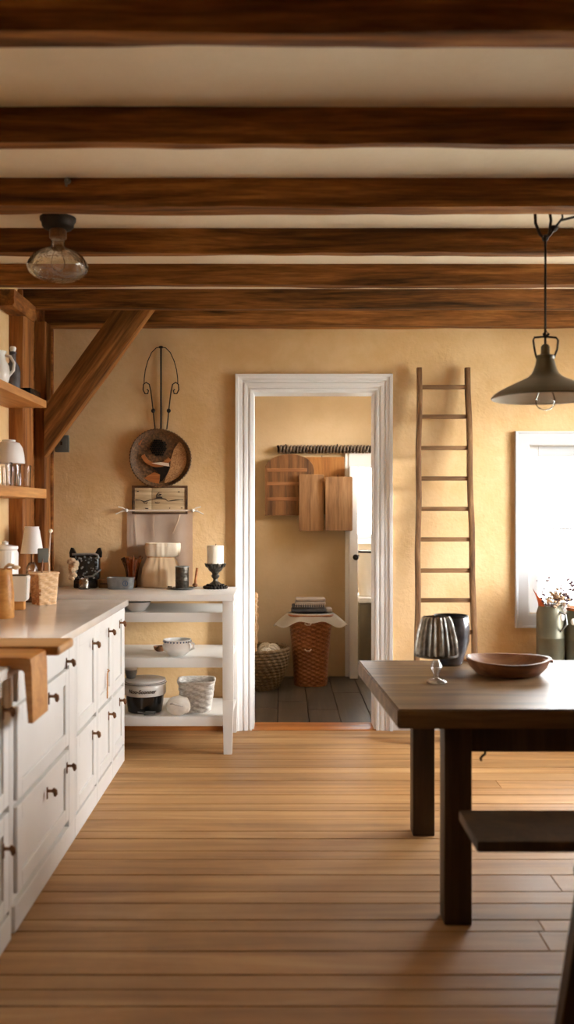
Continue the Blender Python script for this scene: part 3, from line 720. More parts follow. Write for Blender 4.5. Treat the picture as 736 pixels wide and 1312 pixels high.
def sf(r, z, a, j):
    f = 1+.035*math.sin(5*a+z*20)+.02*math.sin(11*a)
    s = 1/((abs(math.cos(a))**3+abs(2.2*math.sin(a))**3)**(1/3)); return (r*f*s, z)
MB().lathe([(.105,0),(.122,.008),(.128,.05),(.115,.12),(.09,.17),(.078,.2),(.076,.21)], 60, sf).build('sack_body', 'sack', t)
MB().lathe([(.079,.185),(.092,.19),(.104,.2),(.108,.245),(.106,.268),(.098,.272),(.09,.26),(.07,.22)], 60, sf, cx=.012).build('folded_top', 'sackcream', t)
MB().lathe([(.078,.176),(.085,.18),(.085,.188),(.078,.192)], 60, sf, cap0=False).build('cord', 'leather', t)
t = thing('pebble_dish', 'tiny white pebble dish beside the tin canister', 'dish', (-.672,5.585,TZ))
MB().lathe([(.012,0),(.018,.002),(.022,.010),(.020,.011),(.001,.005)], 20).build('dish_shell', 'ceramic', t); b = MB(); b.ball((-.005,0,.012), .009, 2, (1,1,.7)); b.ball((.007,.004,.011), .007, 2); b.build('pebbles', 'iron', t)
t = thing('metal_plate', 'round dark plate carrying the tin canister', 'plate', (-.596,5.57,TZ))
MB().lathe([(.045,0),(.062,.002),(.075,.009),(.074,.011),(.06,.005),(.001,.004)], 36).build('plate_disc', 'pewter', t); MB().lathe([(.0745,.0085),(.0765,.0105),(.0745,.0122),(.073,.0112)], 36, cap0=False).build('rim', 'tin', t)
t = thing('tin_canister', 'dark tin canister standing on a metal plate', 'canister', (-.596,5.57,TZ+.0052))
MB().lathe([(.038,0),(.040,.004),(.040,.045),(.0415,.047),(.040,.05),(.040,.09),(.0415,.092),(.040,.095),(.040,.128),(.036,.13),(.036,.122),(.001,.12)], 40).build('canister_body', 'pewter', t)
MB().lathe([(.0402,.126),(.042,.127),(.042,.132),(.0395,.133),(.037,.1305)], 40, cap0=False).build('rim', 'tin', t)
t = thing('wooden_scoop', 'short brown wooden scoop leaning by the tin canister', 'scoop', (-.533,5.715,TZ))
b = MB(); b.tube([(0,0,.004),(.004,.012,.06),(.01,.03,.115)], [.010,.007,.008], 10); b.build('handle', 'trayorange', t); b = MB(); b.ball((0,-.004,.014), .018, 2, (1,.7,.75)); b.build('scoop_bowl', 'bowlwood', t)
t = thing('candle_holder', 'ornate pewter candle stand with beaded foot', 'candle holder', (-.402,5.62,TZ))
MB().lathe([(.055,0),(.062,.005),(.05,.02),(.03,.035),(.016,.045),(.013,.058),(.022,.068),(.026,.078),(.018,.088),(.024,.098),(.038,.108),(.048,.128),(.054,.142),(.054,.147),(.001,.147)], 40).build('pedestal', 'pewter', t)
b = MB()
for k in range(20):
    a = 2*PI*k/20
    b.ball((.066*math.cos(a), .066*math.sin(a), .009), .0095, 2); b.ball((.05*math.cos(a+.15), .05*math.sin(a+.15), .021), .008, 1)
b.build('beaded_foot', 'iron', t)
b = MB()
for k in range(10):
    a = 2*PI*k/10; b.tube([(.04*math.cos(a), .04*math.sin(a), .125), (.055*math.cos(a), .055*math.sin(a), .135), (.061*math.cos(a), .061*math.sin(a), .152)], .005, 6)
b.build('petal_cup', 'pewter', t)
t = thing('pillar_candle', 'ivory pillar candle on the ornate stand', 'candle', (-.402,5.62,TZ+.1475))
MB().lathe([(.046,0),(.05,.003),(.05,.108),(.046,.112),(.02,.108),(.001,.107)], 36).build('wax', 'wax', t); MB().tube([(0,0,.105),(.001,0,.115),(.004,0,.121)], .0018, 6).build('wick', 'ink', t)

# ------------------------------------------------------------------ hung on the yellow wall
t = thing('wall_sign', 'small framed cream sign with a dark drawing', 'sign', (-.757,5.798,1.425))
b = MB()
b.box(-.172,.172,-.022,-.001,.074,.088,.003); b.box(-.172,.172,-.022,-.001,-.088,-.076,.003); b.box(-.172,-.154,-.022,-.001,-.076,.074,.003); b.box(.158,.172,-.022,-.001,-.076,.074,.003); b.build('frame', 'signframe', t)
b = MB(); b.box(-.154,-.051,-.018,-.006,-.076,.074,.002); b.box(-.049,.158,-.018,-.006,-.076,.074,.002); b.build('panel', 'signcream', t)
b = MB(); Y = -.0185
def stroke(pts, r): b.tube([(x, Y, z) for x, z in pts], r, 6)
stroke([(-.15,.0),(-.12,-.002),(-.095,-.012),(-.07,-.004),(-.04,.004),(0,.012),(.03,.006)], [.003,.002,.004,.003,.002,.005,.002])
stroke([(.03,.008),(.05,-.008),(.07,-.006),(.10,-.001),(.13,.001),(.145,0)], [.003,.002,.003,.004,.002,.003])
stroke([(-.02,.012),(-.018,.03),(-.006,.045),(.012,.046)], [.003,.005,.003,.002]); stroke([(-.02,.016),(.0,.018),(.016,.014)], .005); stroke([(-.012,.028),(.006,.03)], .004); stroke([(-.004,.036),(.012,.034)], .003)
stroke([(-.1,-.012),(-.094,-.022),(-.08,-.024),(-.075,-.012)], .002); stroke([(-.03,-.012),(-.015,-.024),(.0,-.016)], .002); stroke([(-.03,-.022),(-.01,-.012)], .0015)
stroke([(-.09,-.052),(-.07,-.054)], .003); stroke([(.06,-.05),(.064,-.052)], .004); stroke([(.13,-.05),(.142,-.05)], .003)
for px, pz in ((-.135,.052), (.118,.05)): stroke([(px-.006, pz), (px+.006, pz)], .003)
o = b.build('drawing', 'ink', t); o['label'] = 'dark scribbled figure on a line'
# woven round tray
t = thing('woven_tray', 'round woven tray with mixed brown patterns on the wall', 'tray', (-.752,5.80,1.681))
def wv(r, z, a, j): return (r*(1+.012*math.cos(60*a)*(1 if j % 2 else -1))*(1+.03*math.cos(2*a+.4)+.015*math.cos(3*a)), z)
prof = [(.001,.016)]+[(.012*k, .016+.001*(k % 2)) for k in range(1, 13)]+[(.155,.02),(.166,.03),(.176,.045),(.182,.048),(.186,.044),(.180,.03),(.168,.012),(.15,.004),(.001,.003)]
MB().lathe(prof, 120, wv, cap0=False).build('tray_base', 'traydark', t, rot=(PI/2,0,0))
def inlay(name, pts, mat, d0=.0165, d1=.024):
    b = MB(); b.prism(pts, -d1, -d0); return b.build(name, mat, t, smooth=.5)
def arc(cx, cz, r, a0, a1, n=14): return [(cx+r*math.cos(math.radians(a0+(a1-a0)*i/n)), cz+r*math.sin(math.radians(a0+(a1-a0)*i/n))) for i in range(n+1)]
inlay('light_panel', arc(0,0,.160,42,-82)+[(.035,-.11),(.06,-.06),(.065,.0),(.085,.06)], 'traylight')
inlay('reed_crescent', arc(-.02,.05,.105,200,325)+arc(-.02,.055,.084,325,200), 'trayorange', .0165, .028)
inlay('copper_fan', [(-.09,-.115)]+arc(0,0,.158,230,266,8)+[(.0,-.10),(-.04,-.085)], 'trayorange')
inlay('dark_tail', [(-.06,-.045),(.0,-.055),(.055,-.05),(.045,-.09),(.012,-.14),(-.005,-.145),(-.002,-.10),(-.03,-.075)], 'iron', .0165, .026)
inlay('pale_stripe', [(-.055,-.03),(.0,-.042),(.055,-.05),(.05,-.03),(.0,-.024)], 'linen', .0165, .029)
b = MB(); q = random.Random(9)
for i in range(9):
    for k in range(8):
        x = -.068+.0135*i+(.006 if k % 2 else 0); z = .022+.0125*k
        if (x+.012)**2/.052**2+(z-.065)**2/.05**2 < 1: b.ball((x, -.024, z), .0068, 1)
o = b.build('bead_cluster', 'black', t); o['label'] = 'cluster of dark beads'
inlay('upper_reeds', arc(-.02,.05,.13,75,165)+arc(-.02,.052,.11,165,75), 'trayorange', .0165, .024)
# wrought iron ornament
t = thing('iron_bracket', 'black wrought iron scroll hanger above the woven tray', 'wall ornament', (-.75,5.785,1.86))
MB().tube([(0,0,0),(0,0,.25),(0,0,.508)], .0055, 10).build('rod', 'iron', t)
f = .0048
def ip(x, y): return ((x-206)*f, -.002, (549-y)*f)
for s in (-1, 1):
    m = lambda p: (p[0]*(-s), p[1], p[2])
    arcp = [(206,443),(200,444),(194,450),(189,461),(186,472),(184.5,483),(184.3,490)]
    b = MB(); b.tube([m(ip(*p)) for p in arcp], .0028, 8); b.build('outer_arc', 'iron', t)
    sc = [(198.5,549),(197,536),(196,525),(194.5,512),(193,500),(191,491),(187,488.5),(183.5,491),(183,498),(185.5,503),(189,503),(190,499),(188,497.5)]
    b = MB(); b.tube([m(ip(*p)) for p in sc], .0038, 8); p = m(ip(196,525)); b.ball(p, .013, 2, (1,.8,1.1)); b.build('scroll', 'iron', t)
MB().ball((0,-.002,.508), .012, 2, (1.3,1,.7)).build('top_cap', 'iron', t)
# switch box
t = thing('switch_box', 'small grey electrical box on the wall under the brace', 'switch', (-1.372,5.80,1.77))
t.location = (-1.36,5.80,1.772)
MB().box(-.042,.042,-.03,0,-.052,.052,.004).build('box_body', 'greyplastic', t); MB().box(-.03,.03,-.034,-.0295,-.03,.03,.002).build('cover', 'greyplastic', t); MB().box(-.006,.006,-.042,-.034,-.01,.012,.002).build('toggle', 'iron', t)

# ------------------------------------------------------------------ ladder
t = thing('ladder', 'tall narrow wooden ladder leaning against the yellow wall', 'ladder', (0,0,0))
def lad(z, s): 
    u = z/2.234; xl = .781+(.842-.781)*u; xr = 1.131+(1.137-1.131)*u; y = 5.45+(5.745-5.45)*u
    return Vector((xl if s < 0 else xr, y, z))
for s in (-1, 1):
    b = MB(); P = [lad(2.234*i/14, s)+Vector((.003*math.sin(i*1.7+s), 0, 0)) for i in range(15)]
    rings = []
    for p in P:
        rings.append([b.bm.verts.new(p+Vector((dx, dy, 0))) for dx, dy in ((-.014,-.024),(.0,-.028),(.014,-.024),(.016,0),(.014,.024),(0,.028),(-.014,.024),(-.016,0))])
    for r0, r1 in zip(rings, rings[1:]):
        for k in range(8): b.bm.faces.new((r0[k], r0[(k+1)%8], r1[(k+1)%8], r1[k]))
    b.bm.faces.new(rings[0][::-1]); b.bm.faces.new(rings[-1]); b.build('rail', 'ladder', t, smooth=.6)
for yy in (496, 534, 574, 613, 652, 691, 731, 769, 810, 850, 892):
    z = 1.35
    for _ in range(6): z = 1.35-(yy-656)*(5.45+.295*z/2.234)/1200
    b = MB(); a, c = lad(z, -1), lad(z, 1)
    b.box(a.x+.012, c.x-.012, a.y-.013, a.y+.013, z-.013, z+.013, .007, 2); b.build('rung', 'rung', t)

# ------------------------------------------------------------------ dining table
t = thing('dining_table', 'dark weathered wooden dining table with thick plank top', 'table', (0,0,0))
TT, TB = .715, .652
b = MB(); v = b.hexa([(.371,3.01,TB),(2.25,3.02,TB),(2.25,4.02,TB),(.324,4.01,TB),(.371,3.01,TT),(2.25,3.02,TT),(2.25,4.02,TT),(.324,4.01,TT)])
bmesh.ops.bevel(b.bm, geom=list(b.bm.edges), offset=.005, segments=2, affect='EDGES'); b.build('tabletop', 'table', t)
for lx, ly in ((.53,3.06), (.545,3.9), (2.0,3.06), (2.0,3.9)):
    MB().box(lx, lx+.09, ly, ly+.09, 0, TB, .004).build('leg', 'tableleg', t)
for a in ((.62,2.0,3.075,3.10), (.635,2.0,3.94,3.965)): MB().box(*a, .562, TB, .003).build('apron', 'tableleg', t)
for a in ((.57,.595,3.15,3.90), (2.03,2.055,3.15,3.90)): MB().box(*a, .562, TB, .003).build('apron', 'tableleg', t)
b = MB(); b.tube([(.67,3.088,.564),(.668,3.085,.553),(.658,3.08,.548),(.652,3.08,.54),(.655,3.08,.532)], .004, 8); b.build('hook', 'iron', t)
# bench and chair
t = thing('bench', 'dark wooden bench in front of the table', 'bench', (0,0,0))
b = MB(); b.box(.533, 2.0, 2.56, 2.83, .418, .45, .006); b.build('seat', 'tableleg', t)
for x in (1.08, 1.72):
    for y in (2.585, 2.755): MB().box(x, x+.05, y, y+.05, 0, .418, .004).build('leg', 'tableleg', t)
b = MB(); b.box(1.13, 1.72, 2.685, 2.71, .18, .23, .003); b.build('stretcher', 'tableleg', t)
for x in (1.095, 1.735): MB().box(x, x+.02, 2.635, 2.755, .18, .23, .002).build('end_rail', 'tableleg', t)
t = thing('chair', 'dark wooden chair with splayed legs at lower right corner', 'chair', (0,0,0))
MB().box(.735, 1.17, 1.93, 2.37, .43, .462, .012, 3).build('seat', 'tableleg', t)
def leg4(b, p0, p1, w0, w1):
    pts = [(p0[0]+sx*w0, p0[1]+sy*w0, p0[2]) for sx, sy in ((-1,-1),(1,-1),(1,1),(-1,1))]+[(p1[0]+sx*w1, p1[1]+sy*w1, p1[2]) for sx, sy in ((-1,-1),(1,-1),(1,1),(-1,1))]
    b.hexa(pts)
for p0, p1 in (((.684,2.30,0),(.76,2.31,.43)), ((1.22,2.30,0),(1.145,2.31,.43)), ((.684,1.92,0),(.76,1.97,.43)), ((1.22,1.92,0),(1.145,1.97,.43))):
    b = MB(); leg4(b, p0, p1, .022, .026); b.build('leg', 'tableleg', t, smooth=.5)
for x in (.77, 1.135):
    b = MB(); leg4(b, (x,1.955,.462), (x,1.87,.95), .018, .015); b.build('back_post', 'tableleg', t, smooth=.5)
for z in (.62, .75, .88):
    y = 1.955-.085*(z-.462)/.488; MB().box(.786, 1.119, y-.009, y+.009, z-.03, z+.03, .005).build('back_slat', 'tableleg', t)

# on the table
t = thing('dough_bowl', 'shallow carved wooden bowl on the dark table', 'bowl', (.884,3.67,TT+.0005))
b = MB(); b.lathe([(.10,0),(.12,.004),(.146,.03),(.157,.055),(.160,.062),(.150,.062),(.138,.045),(.11,.02),(.001,.016)], 56, lambda r, z, a, j: (r*(1+.03*math.cos(2*a)+.012*math.cos(5*a)), z+.004*math.cos(2*a+.3)*(z/.06))); b.build('bowl_shell', 'bowlwood', t)
MB().box(.14,.175,-.02,.02,.045,.058,.006).build('handle', 'bowlwood', t)
t = thing('table_lantern', 'pleated silver shaded lamp with clear glass foot on the table', 'lamp', (.572,3.48,TT+.0005))
b = MB(); b.lathe([(.036,0),(.038,.005),(.030,.011),(.012,.018),(.009,.03),(.014,.045),(.021,.06),(.016,.075),(.010,.085),(.010,.1)], 28, cap1=True); b.build('glass_foot', 'footglass', t)
b = MB(); n = 88
def pl(r, z, a, j): return (r*(1+.045*math.cos(22*a)), z)
b.lathe([(.076,.10),(.079,.108),(.077,.13),(.072,.165),(.064,.205),(.055,.235),(.048,.246),(.046,.246),(.053,.233),(.062,.203),(.070,.165),(.074,.13),(.074,.104)], 132, pl, cap0=False); b.build('pleated_shade', 'silverpleat', t)
MB().lathe([(.012,.098),(.02,.1),(.02,.15),(.008,.16)], 20, cap1=True).build('socket', 'iron', t); MB().lathe([(.0775,.099),(.0815,.101),(.0815,.108),(.078,.11)], 48, cap0=False).build('shade_trim', 'pewter', t)
b = MB()
for k in range(3):
    a = 2*PI*k/3; b.tube([(.0,0,.152),(.05*math.cos(a), .05*math.sin(a), .225),(.05*math.cos(a), .05*math.sin(a), .24)], .002, 6)
b.build('shade_wires', 'iron', t)
t = thing('smoked_vase', 'bulging smoky dark glass vase beside the pleated lamp', 'vase', (.702,3.90,TT+.0005))
MB().lathe([(.042,0),(.047,.004),(.062,.05),(.076,.10),(.078,.15),(.074,.185),(.07,.2),(.067,.2),(.071,.185),(.075,.15),(.073,.1),(.04,.01),(.001,.008)], 48, lambda r, z, a, j: (r*(1+.008*math.cos(20*a)), z)).build('vase_glass', 'smoke', t)
MB().lathe([(.0675,.1985),(.0715,.199),(.0725,.203),(.069,.206),(.0665,.203)], 48, cap0=False).build('rim', 'iron', t)
t = thing('wooden_spoon', 'small flat wooden spoon lying between vase and bowl', 'spoon', (.83,3.93,TT+.0005), 2.6)
b = MB(); b.tube([(0,0,.006),(.06,0,.007),(.10,0,.008)], .006, 8); b.build('handle', 'board', t); b = MB(); b.ball((-.02,0,.009), .024, 2, (1.2,.8,.36)); b.build('spoon_bowl', 'board', t)

# ------------------------------------------------------------------ pendant lamp
t = thing('pendant_lamp', 'olive metal pendant lamp hanging over the table', 'pendant lamp', (1.02,3.63,1.79))
def sh(off): return [(.205-off,.0),(.2065-off,.004),(.196-off,.016),(.175-off,.030),(.150-off,.043),(.122-off,.056),(.096-off,.068),(.066-off,.082),(.052-off,.096),(.044-off,.112),(.038-off,.13),(.034-off,.15),(.033-off,.156)]
b = MB(); b.lathe(sh(0), 64, cap0=False, cap1=True); b.mi = 1; b.lathe([(r, z-.002) for r, z in sh(.002)[:-1]], 64, cap0=False, cap1=True); b.build('lamp_shade', ['olive', 'shadein'], t)
MB().lathe([(.034,.152),(.036,.156),(.034,.166),(.02,.17),(.017,.175),(.017,.20),(.012,.208),(.004,.212)], 28, cap1=True).build('socket_cap', 'olive', t)
b = MB(); b.tube([(-.034,0,.158),(-.04,0,.18),(-.047,0,.225),(-.042,0,.236),(0,0,.240),(.042,0,.236),(.05,0,.225),(.046,0,.19),(.034,0,.158)], .004, 8); b.build('bail_handle', 'iron', t)
b = MB(); b.tube([(0,0,.205),(0,0,.4),(.001,0,.55),(0,0,.62)], .0042, 8)
for k in range(60): b.ball((.0,0,.215+.0068*k), .0052, 1)
b.build('cord', 'iron', t)
b = MB(); b.tube([(0,0,.235),(.012,-.004,.25),(.004,0,.262),(-.006,.003,.25),(0,0,.238)], .005, 8); b.build('knot', 'iron', t)
b = MB(); b.tube([(-.03,.0,.803),(-.04,0,.74),(-.038,0,.68),(-.02,0,.635),(.0,0,.618),(.016,0,.64),(.022,0,.69),(.012,0,.76),(.004,0,.803)], .006, 8)
b.tube([(0,0,.62),(.02,0,.635),(.04,0,.665),(.06,0,.69),(.1,0,.70),(.2,.0,.73),(.34,.02,.803)], .005, 8)
b.tube([(.045,0,.67),(.066,-.004,.70),(.06,-.01,.73),(.05,0,.77),(.06,0,.803)], .004, 8); b.ball((.0,0,.622), .014, 2); b.ball((.035,0,.66), .013, 2, (1.2,1,1), .3)
b.build('hanging_loop', 'iron', t)
MB().lathe([(.0135,.06),(.014,.05),(.018,.04),(.032,.016),(.038,-.004),(.036,-.024),(.025,-.039),(.010,-.045),(.001,-.046)], 32, cap0=False).build('light_bulb', 'glass', t)
MB().lathe([(.014,.05),(.014,.1),(.02,.11),(.02,.14)], 20, cap1=True).build('bulb_socket', 'bronze', t)
# ceiling globe
t = thing('ceiling_light', 'flush ceiling light with squashed seeded glass globe', 'ceiling light', (-.947,3.95,ZC))
MB().lathe([(.075,0),(.075,-.012),(.068,-.02),(.066,-.036),(.058,-.045),(.035,-.05)], 36, cap1=True).build('mount', 'iron', t)
MB().lathe([(.033,-.05),(.036,-.054),(.036,-.085),(.030,-.09)], 28, cap1=True).build('collar', 'bronze', t)
b = MB(); b.lathe([(.029,-.088),(.030,-.118),(.036,-.126),(.056,-.133),(.084,-.147),(.107,-.166),(.122,-.188),(.1285,-.204),(.128,-.213),(.12,-.23),(.10,-.247),(.07,-.26),(.04,-.266),(.001,-.268)], 56, cap0=False); b.build('glass_globe', 'wobbly', t)
MB().lathe([(.010,-.09),(.012,-.13),(.022,-.16),(.03,-.185),(.028,-.205),(.016,-.222),(.001,-.226)], 24).build('light_bulb', 'glass', t)
t = thing('ceiling_hook', 'tiny metal hook screwed in the third ceiling beam', 'hook', (-.795,3.462,2.575))
MB().lathe([(.012,0),(.012,.006),(.007,.01)], 16, cap1=True).build('plate', 'tin', t, (0,.006,0), rot=(PI/2,0,0)); MB().tube([(0,-.002,0),(0,-.02,0),(0,-.028,-.008),(0,-.026,-.022),(0,-.014,-.024)], .004, 8).build('hook_wire', 'tin', t)

# ------------------------------------------------------------------ cans with dried flowers, on a low bench under the window
t = thing('window_bench', 'low white bench below the window, carrying the two cans', 'bench', (0,0,0))
MB().box(1.45, 2.15, 5.50, 5.755, .425, .45, .004).build('seat', 'white', t)
for x in (1.48, 2.07):
    for y in (5.52, 5.69): MB().box(x, x+.05, y, y+.05, 0, .425, .003).build('leg', 'white', t)
def can(loc, label, h, r, spout):
    t = thing('zinc_can', label, 'can', loc, 0, 'grey green cans below the window')
    MB().lathe([(r*.96,0),(r,.004),(r,h*.42),(r*1.012,h*.425),(r*1.012,h*.44),(r,h*.445),(r,h*.86),(r*.9,h*.94),(r*.82,h),(r*.79,h),(r*.86,h*.93),(r*.95,h*.85),(r*.95,.02),(.001,.015)], 44).build('can_body', 'cangreen', t)
    b = MB()
    if spout: b.grid(14, 6, lambda u, v: Vector((-(r*.84)*math.cos((u-.5)*1.6)-.035*v**1.4*(1-abs(2*u-1)**2), (r*.84)*math.sin((u-.5)*1.6)*(1-.45*v), h*.985+.105*v*(1-.75*abs(2*u-1)**1.5))), .002)
    else: b.lathe([(r*.80,h-.004),(r*.86,h+.004),(r*.88,h+.018),(r*.85,h+.018),(r*.78,h+.002)], 44, cap0=False)
    o = b.build('spout_lip', 'copper', t); o['label'] = 'worn copper lip'
    b = MB(); s = 1 if spout else -1; ca, sa = (.35,-.936) if not spout else (.5,-.866)
    b.tube([(ca*r*.9,sa*r*.9,h*.9),(ca*(r+.04),sa*(r+.04),h*.86),(ca*(r+.05),sa*(r+.05),h*.7),(ca*r,sa*r,h*.56)], .006, 8)
    b.build('handle', 'tin', t); MB().ball((s*r*.62,-r*.83,h*.8), .016, 2, (1,.5,1.3)).build('rivet', 'ceramic', t)
    return t
can((1.612,5.63,.4502), 'taller grey green can with copper spout beneath the window', .34, .082, True)
can((1.775,5.62,.4502), 'shorter grey green can at the right edge of the picture', .31, .078, False)
def bouquet(loc, label, seed, H, SP=.11):
    q = random.Random(seed); t = thing('dried_bouquet', label, 'flowers', loc, 0, 'dried flowers in the cans')
    s = MB(); tips = []
    for k in range(20):
        a = q.uniform(0, 2*PI); sp = q.uniform(.03, SP); h = q.uniform(.62, 1)*H
        tip = Vector((sp*math.cos(a)+.015, sp*math.sin(a)*.75-.01, h)); s.tube([(.02*math.cos(a), .02*math.sin(a), .03), (.03*math.cos(a), .03*math.sin(a), h*.55), tip], .0018, 5); tips.append(tip)
    s.build('stems', 'stem', t)
    tips.sort(key=lambda p: p.z)
    for k, p in enumerate(tips):
        b = MB()
        if k < 12:
            for m in range(8): b.ball(p+Vector((q.gauss(0,.014), q.gauss(0,.012), q.gauss(0,.016))), q.uniform(.007,.013), 1, (1,1,.8), .3)
            b.build('flower_head', 'dried' if k % 3 else 'driedpurple', t)
        else:
            b.ball(p, .008, 1)
            for m in range(9):
                e = p+Vector((q.gauss(0,.022), q.gauss(0,.015), q.uniform(-.03,.03))); b.tube([p-Vector((0,0,.03)), p, e], .0014, 4); b.ball(e, .0045, 1)
            b.build('flower_head', 'driedpurple', t)
    return t
bouquet((1.622,5.62,.468), 'dried flower bouquet in the taller can with copper spout', 4, .50)
bouquet((1.80,5.62,.468), 'dried flower bouquet in the shorter can by picture edge', 11, .56, .075)

# ------------------------------------------------------------------ pantry
t = thing('tall_hamper', 'tall tapered chestnut wicker hamper on the slate floor', 'basket', (.222,7.36,0))
def wicker_round(prof_fn, h, rows, stakes, amp, sq, mat, parent, name, th=.01):
    n = stakes*4; nr = rows*3; b = MB(); V = []
    for j in range(nr+1):
        z = h*j/nr; ring = []
        for k in range(n):
            a = 2*PI*k/n; ph = 1 if (j//3) % 2 else -1
            base = prof_fn(z/h)/((abs(math.cos(a))**sq+abs(math.sin(a))**sq)**(1/sq))
            r = base+amp*ph*math.cos(2*PI*k/8)*math.sin(PI*((j % 3)+.5)/3); ring.append(b.bm.verts.new((r*math.cos(a), r*math.sin(a), z)))
        V.append(ring)
    for j in range(nr):
        for k in range(n): b.bm.faces.new((V[j][k], V[j][(k+1)%n], V[j+1][(k+1)%n], V[j+1][k]))
    b.bm.faces.new(V[0][::-1])
    inn = []
    for zf in (1, .75, .5, .1):
        inn.append([b.bm.verts.new(((prof_fn(zf)/((abs(math.cos(2*PI*k/n))**sq+abs(math.sin(2*PI*k/n))**sq)**(1/sq))-th)*math.cos(2*PI*k/n), (prof_fn(zf)/((abs(math.cos(2*PI*k/n))**sq+abs(math.sin(2*PI*k/n))**sq)**(1/sq))-th)*math.sin(2*PI*k/n), h*zf)) for k in range(n)])
    rows_ = [V[-1]]+inn
    for r0, r1 in zip(rows_, rows_[1:]):
        for k in range(n): b.bm.faces.new((r0[k], r0[(k+1)%n], r1[(k+1)%n], r1[k]))
    b.bm.faces.new(inn[-1])
    return b.build(name, mat, parent, smooth=1.2)
wicker_round(lambda u: .128+.044*u-.006*math.sin(PI*u), .545, 34, 26, .0045, 3, 'hamper', t, 'hamper_wall')
b = MB(); P = []
for k in range(49):
    a = 2*PI*k/48; r = .174/((abs(math.cos(a))**3+abs(math.sin(a))**3)**(1/3)); P.append((r*math.cos(a), r*math.sin(a), .548))
b.tube(P, .009, 8, False); b.build('rim', 'hamper', t)
for z in (.49, .29):
    b = MB(); b.tube([(-.05,-.18+.0 if z > .4 else -.165,z+.004),(-.035,-.196 if z > .4 else -.18,z-.006),(-.012,-.196 if z > .4 else -.18,z-.006),(.0,-.18 if z > .4 else -.165,z+.004)], .005, 8); b.build('clasp', 'linen', t)

# cloth over hamper
t2 = thing('liner_cloth', 'white cloth draped over the top of the tall hamper', 'cloth', (.222,7.36,.5585))
def drape(u, v):
    a = 2*PI*u; r = .26*v; flare = (abs(math.cos(a))**1.5)
    rr_ = r*(1+.0*flare) if v < .68 else .177+(v-.68)/.32*(.03+.085*flare)
    z = .006 if v < .66 else .004-((v-.66)/.34)**1.3*(.05+.055*flare+.014*math.sin(7*a))
    return Vector((rr_*math.cos(a), rr_*math.sin(a)*.98, z))
MB().grid(96, 24, drape, .003).build('cloth', 'whitecloth', t2, smooth=1.2)
t = thing('folded_blanket', 'folded dark grey plaid blanket on the hamper cloth', 'blanket', (.205,7.36,.568))
b = MB(); b.box(-.135,.135,-.1,.1,0,.026,.012,3); b.box(-.13,.125,-.095,.095,.026,.056,.013,3); b.build('blanket_folds', 'darkplaid', t)
b = MB(); b.box(.135,.185,-.07,.07,-.004,.03,.012,3); b.build('fringe_end', 'lightplaid', t)
t = thing('folded_throw', 'folded light brown plaid throw on the dark blanket', 'blanket', (.218,7.36,.6245))
b = MB(); b.box(-.12,.12,-.09,.09,0,.026,.012,3); b.box(-.115,.12,-.085,.085,.026,.052,.013,3); b.build('throw_folds', 'lightplaid', t)
b = MB()
for k in range(14): b.tube([(-.115+.0175*k,-.086,.012),(-.115+.0175*k,-.096,.006),(-.115+.0175*k,-.097,-.012)], .002, 5)
b.build('fringe', 'linen', t)
# seagrass basket
t = thing('seagrass_basket', 'round coiled seagrass basket beside the tall hamper', 'basket', (-.212,7.22,0))
b = MB()
for j in range(13):
    z = .012+.024*j; u = z/.32; r = .17+.088*math.sin(min(1, u*1.15)*PI/2); P = []
    for k in range(121):
        a = 2*PI*k/120; P.append(((r+.005*math.sin(30*a+j*2.1))*math.cos(a), (r+.005*math.sin(30*a+j*2.1))*math.sin(a), z+.004*math.sin(30*a+j*2.1+1.5)))
    b.tube(P, .0145, 8, False)
b.lathe([(.165,.01),(.001,.012)], 32, cap0=False); b.build('coils', 'seagrass', t, smooth=1.2)
b = MB()
for o_ in (0, PI):
    P = []
    for k in range(61):
        u = k/60; a = PI*u; P.append((.012*math.cos(u*40+o_), -.25*math.cos(a), .31+.40*math.sin(a)**.7+.012*math.sin(u*40+o_)))
    b.tube(P, .013, 7)
b.build('handle', 'wicker', t)
for loc, r, lb in (((-.12,7.08,.265), .058, 'pale yarn ball at the front of the seagrass basket'), ((-.075,7.22,.275), .06, 'pale yarn ball at the hamper side of the seagrass basket'), ((-.13,7.37,.262), .06, 'pale yarn ball at the back of the seagrass basket')):
    o = bpy.data.objects.new('yarn_ball', None); bpy.data.objects.remove(o)
    b = MB(); b.ball((0,0,0), r*.95, 3)
    for k in range(10):
        ax = Vector((random.gauss(0,1), random.gauss(0,1), random.gauss(0,1))).normalized(); u_ = ax.orthogonal().normalized(); v_ = ax.cross(u_)
        b.tube([(u_*math.cos(2*PI*i/24)+v_*math.sin(2*PI*i/24))*r*.96 for i in range(25)], .006, 6, False)
    o = b.build('yarn_ball', 'wicker' if False else 'whitecloth', loc=loc); tag(o, lb, 'yarn ball', 'yarn balls in the seagrass basket')
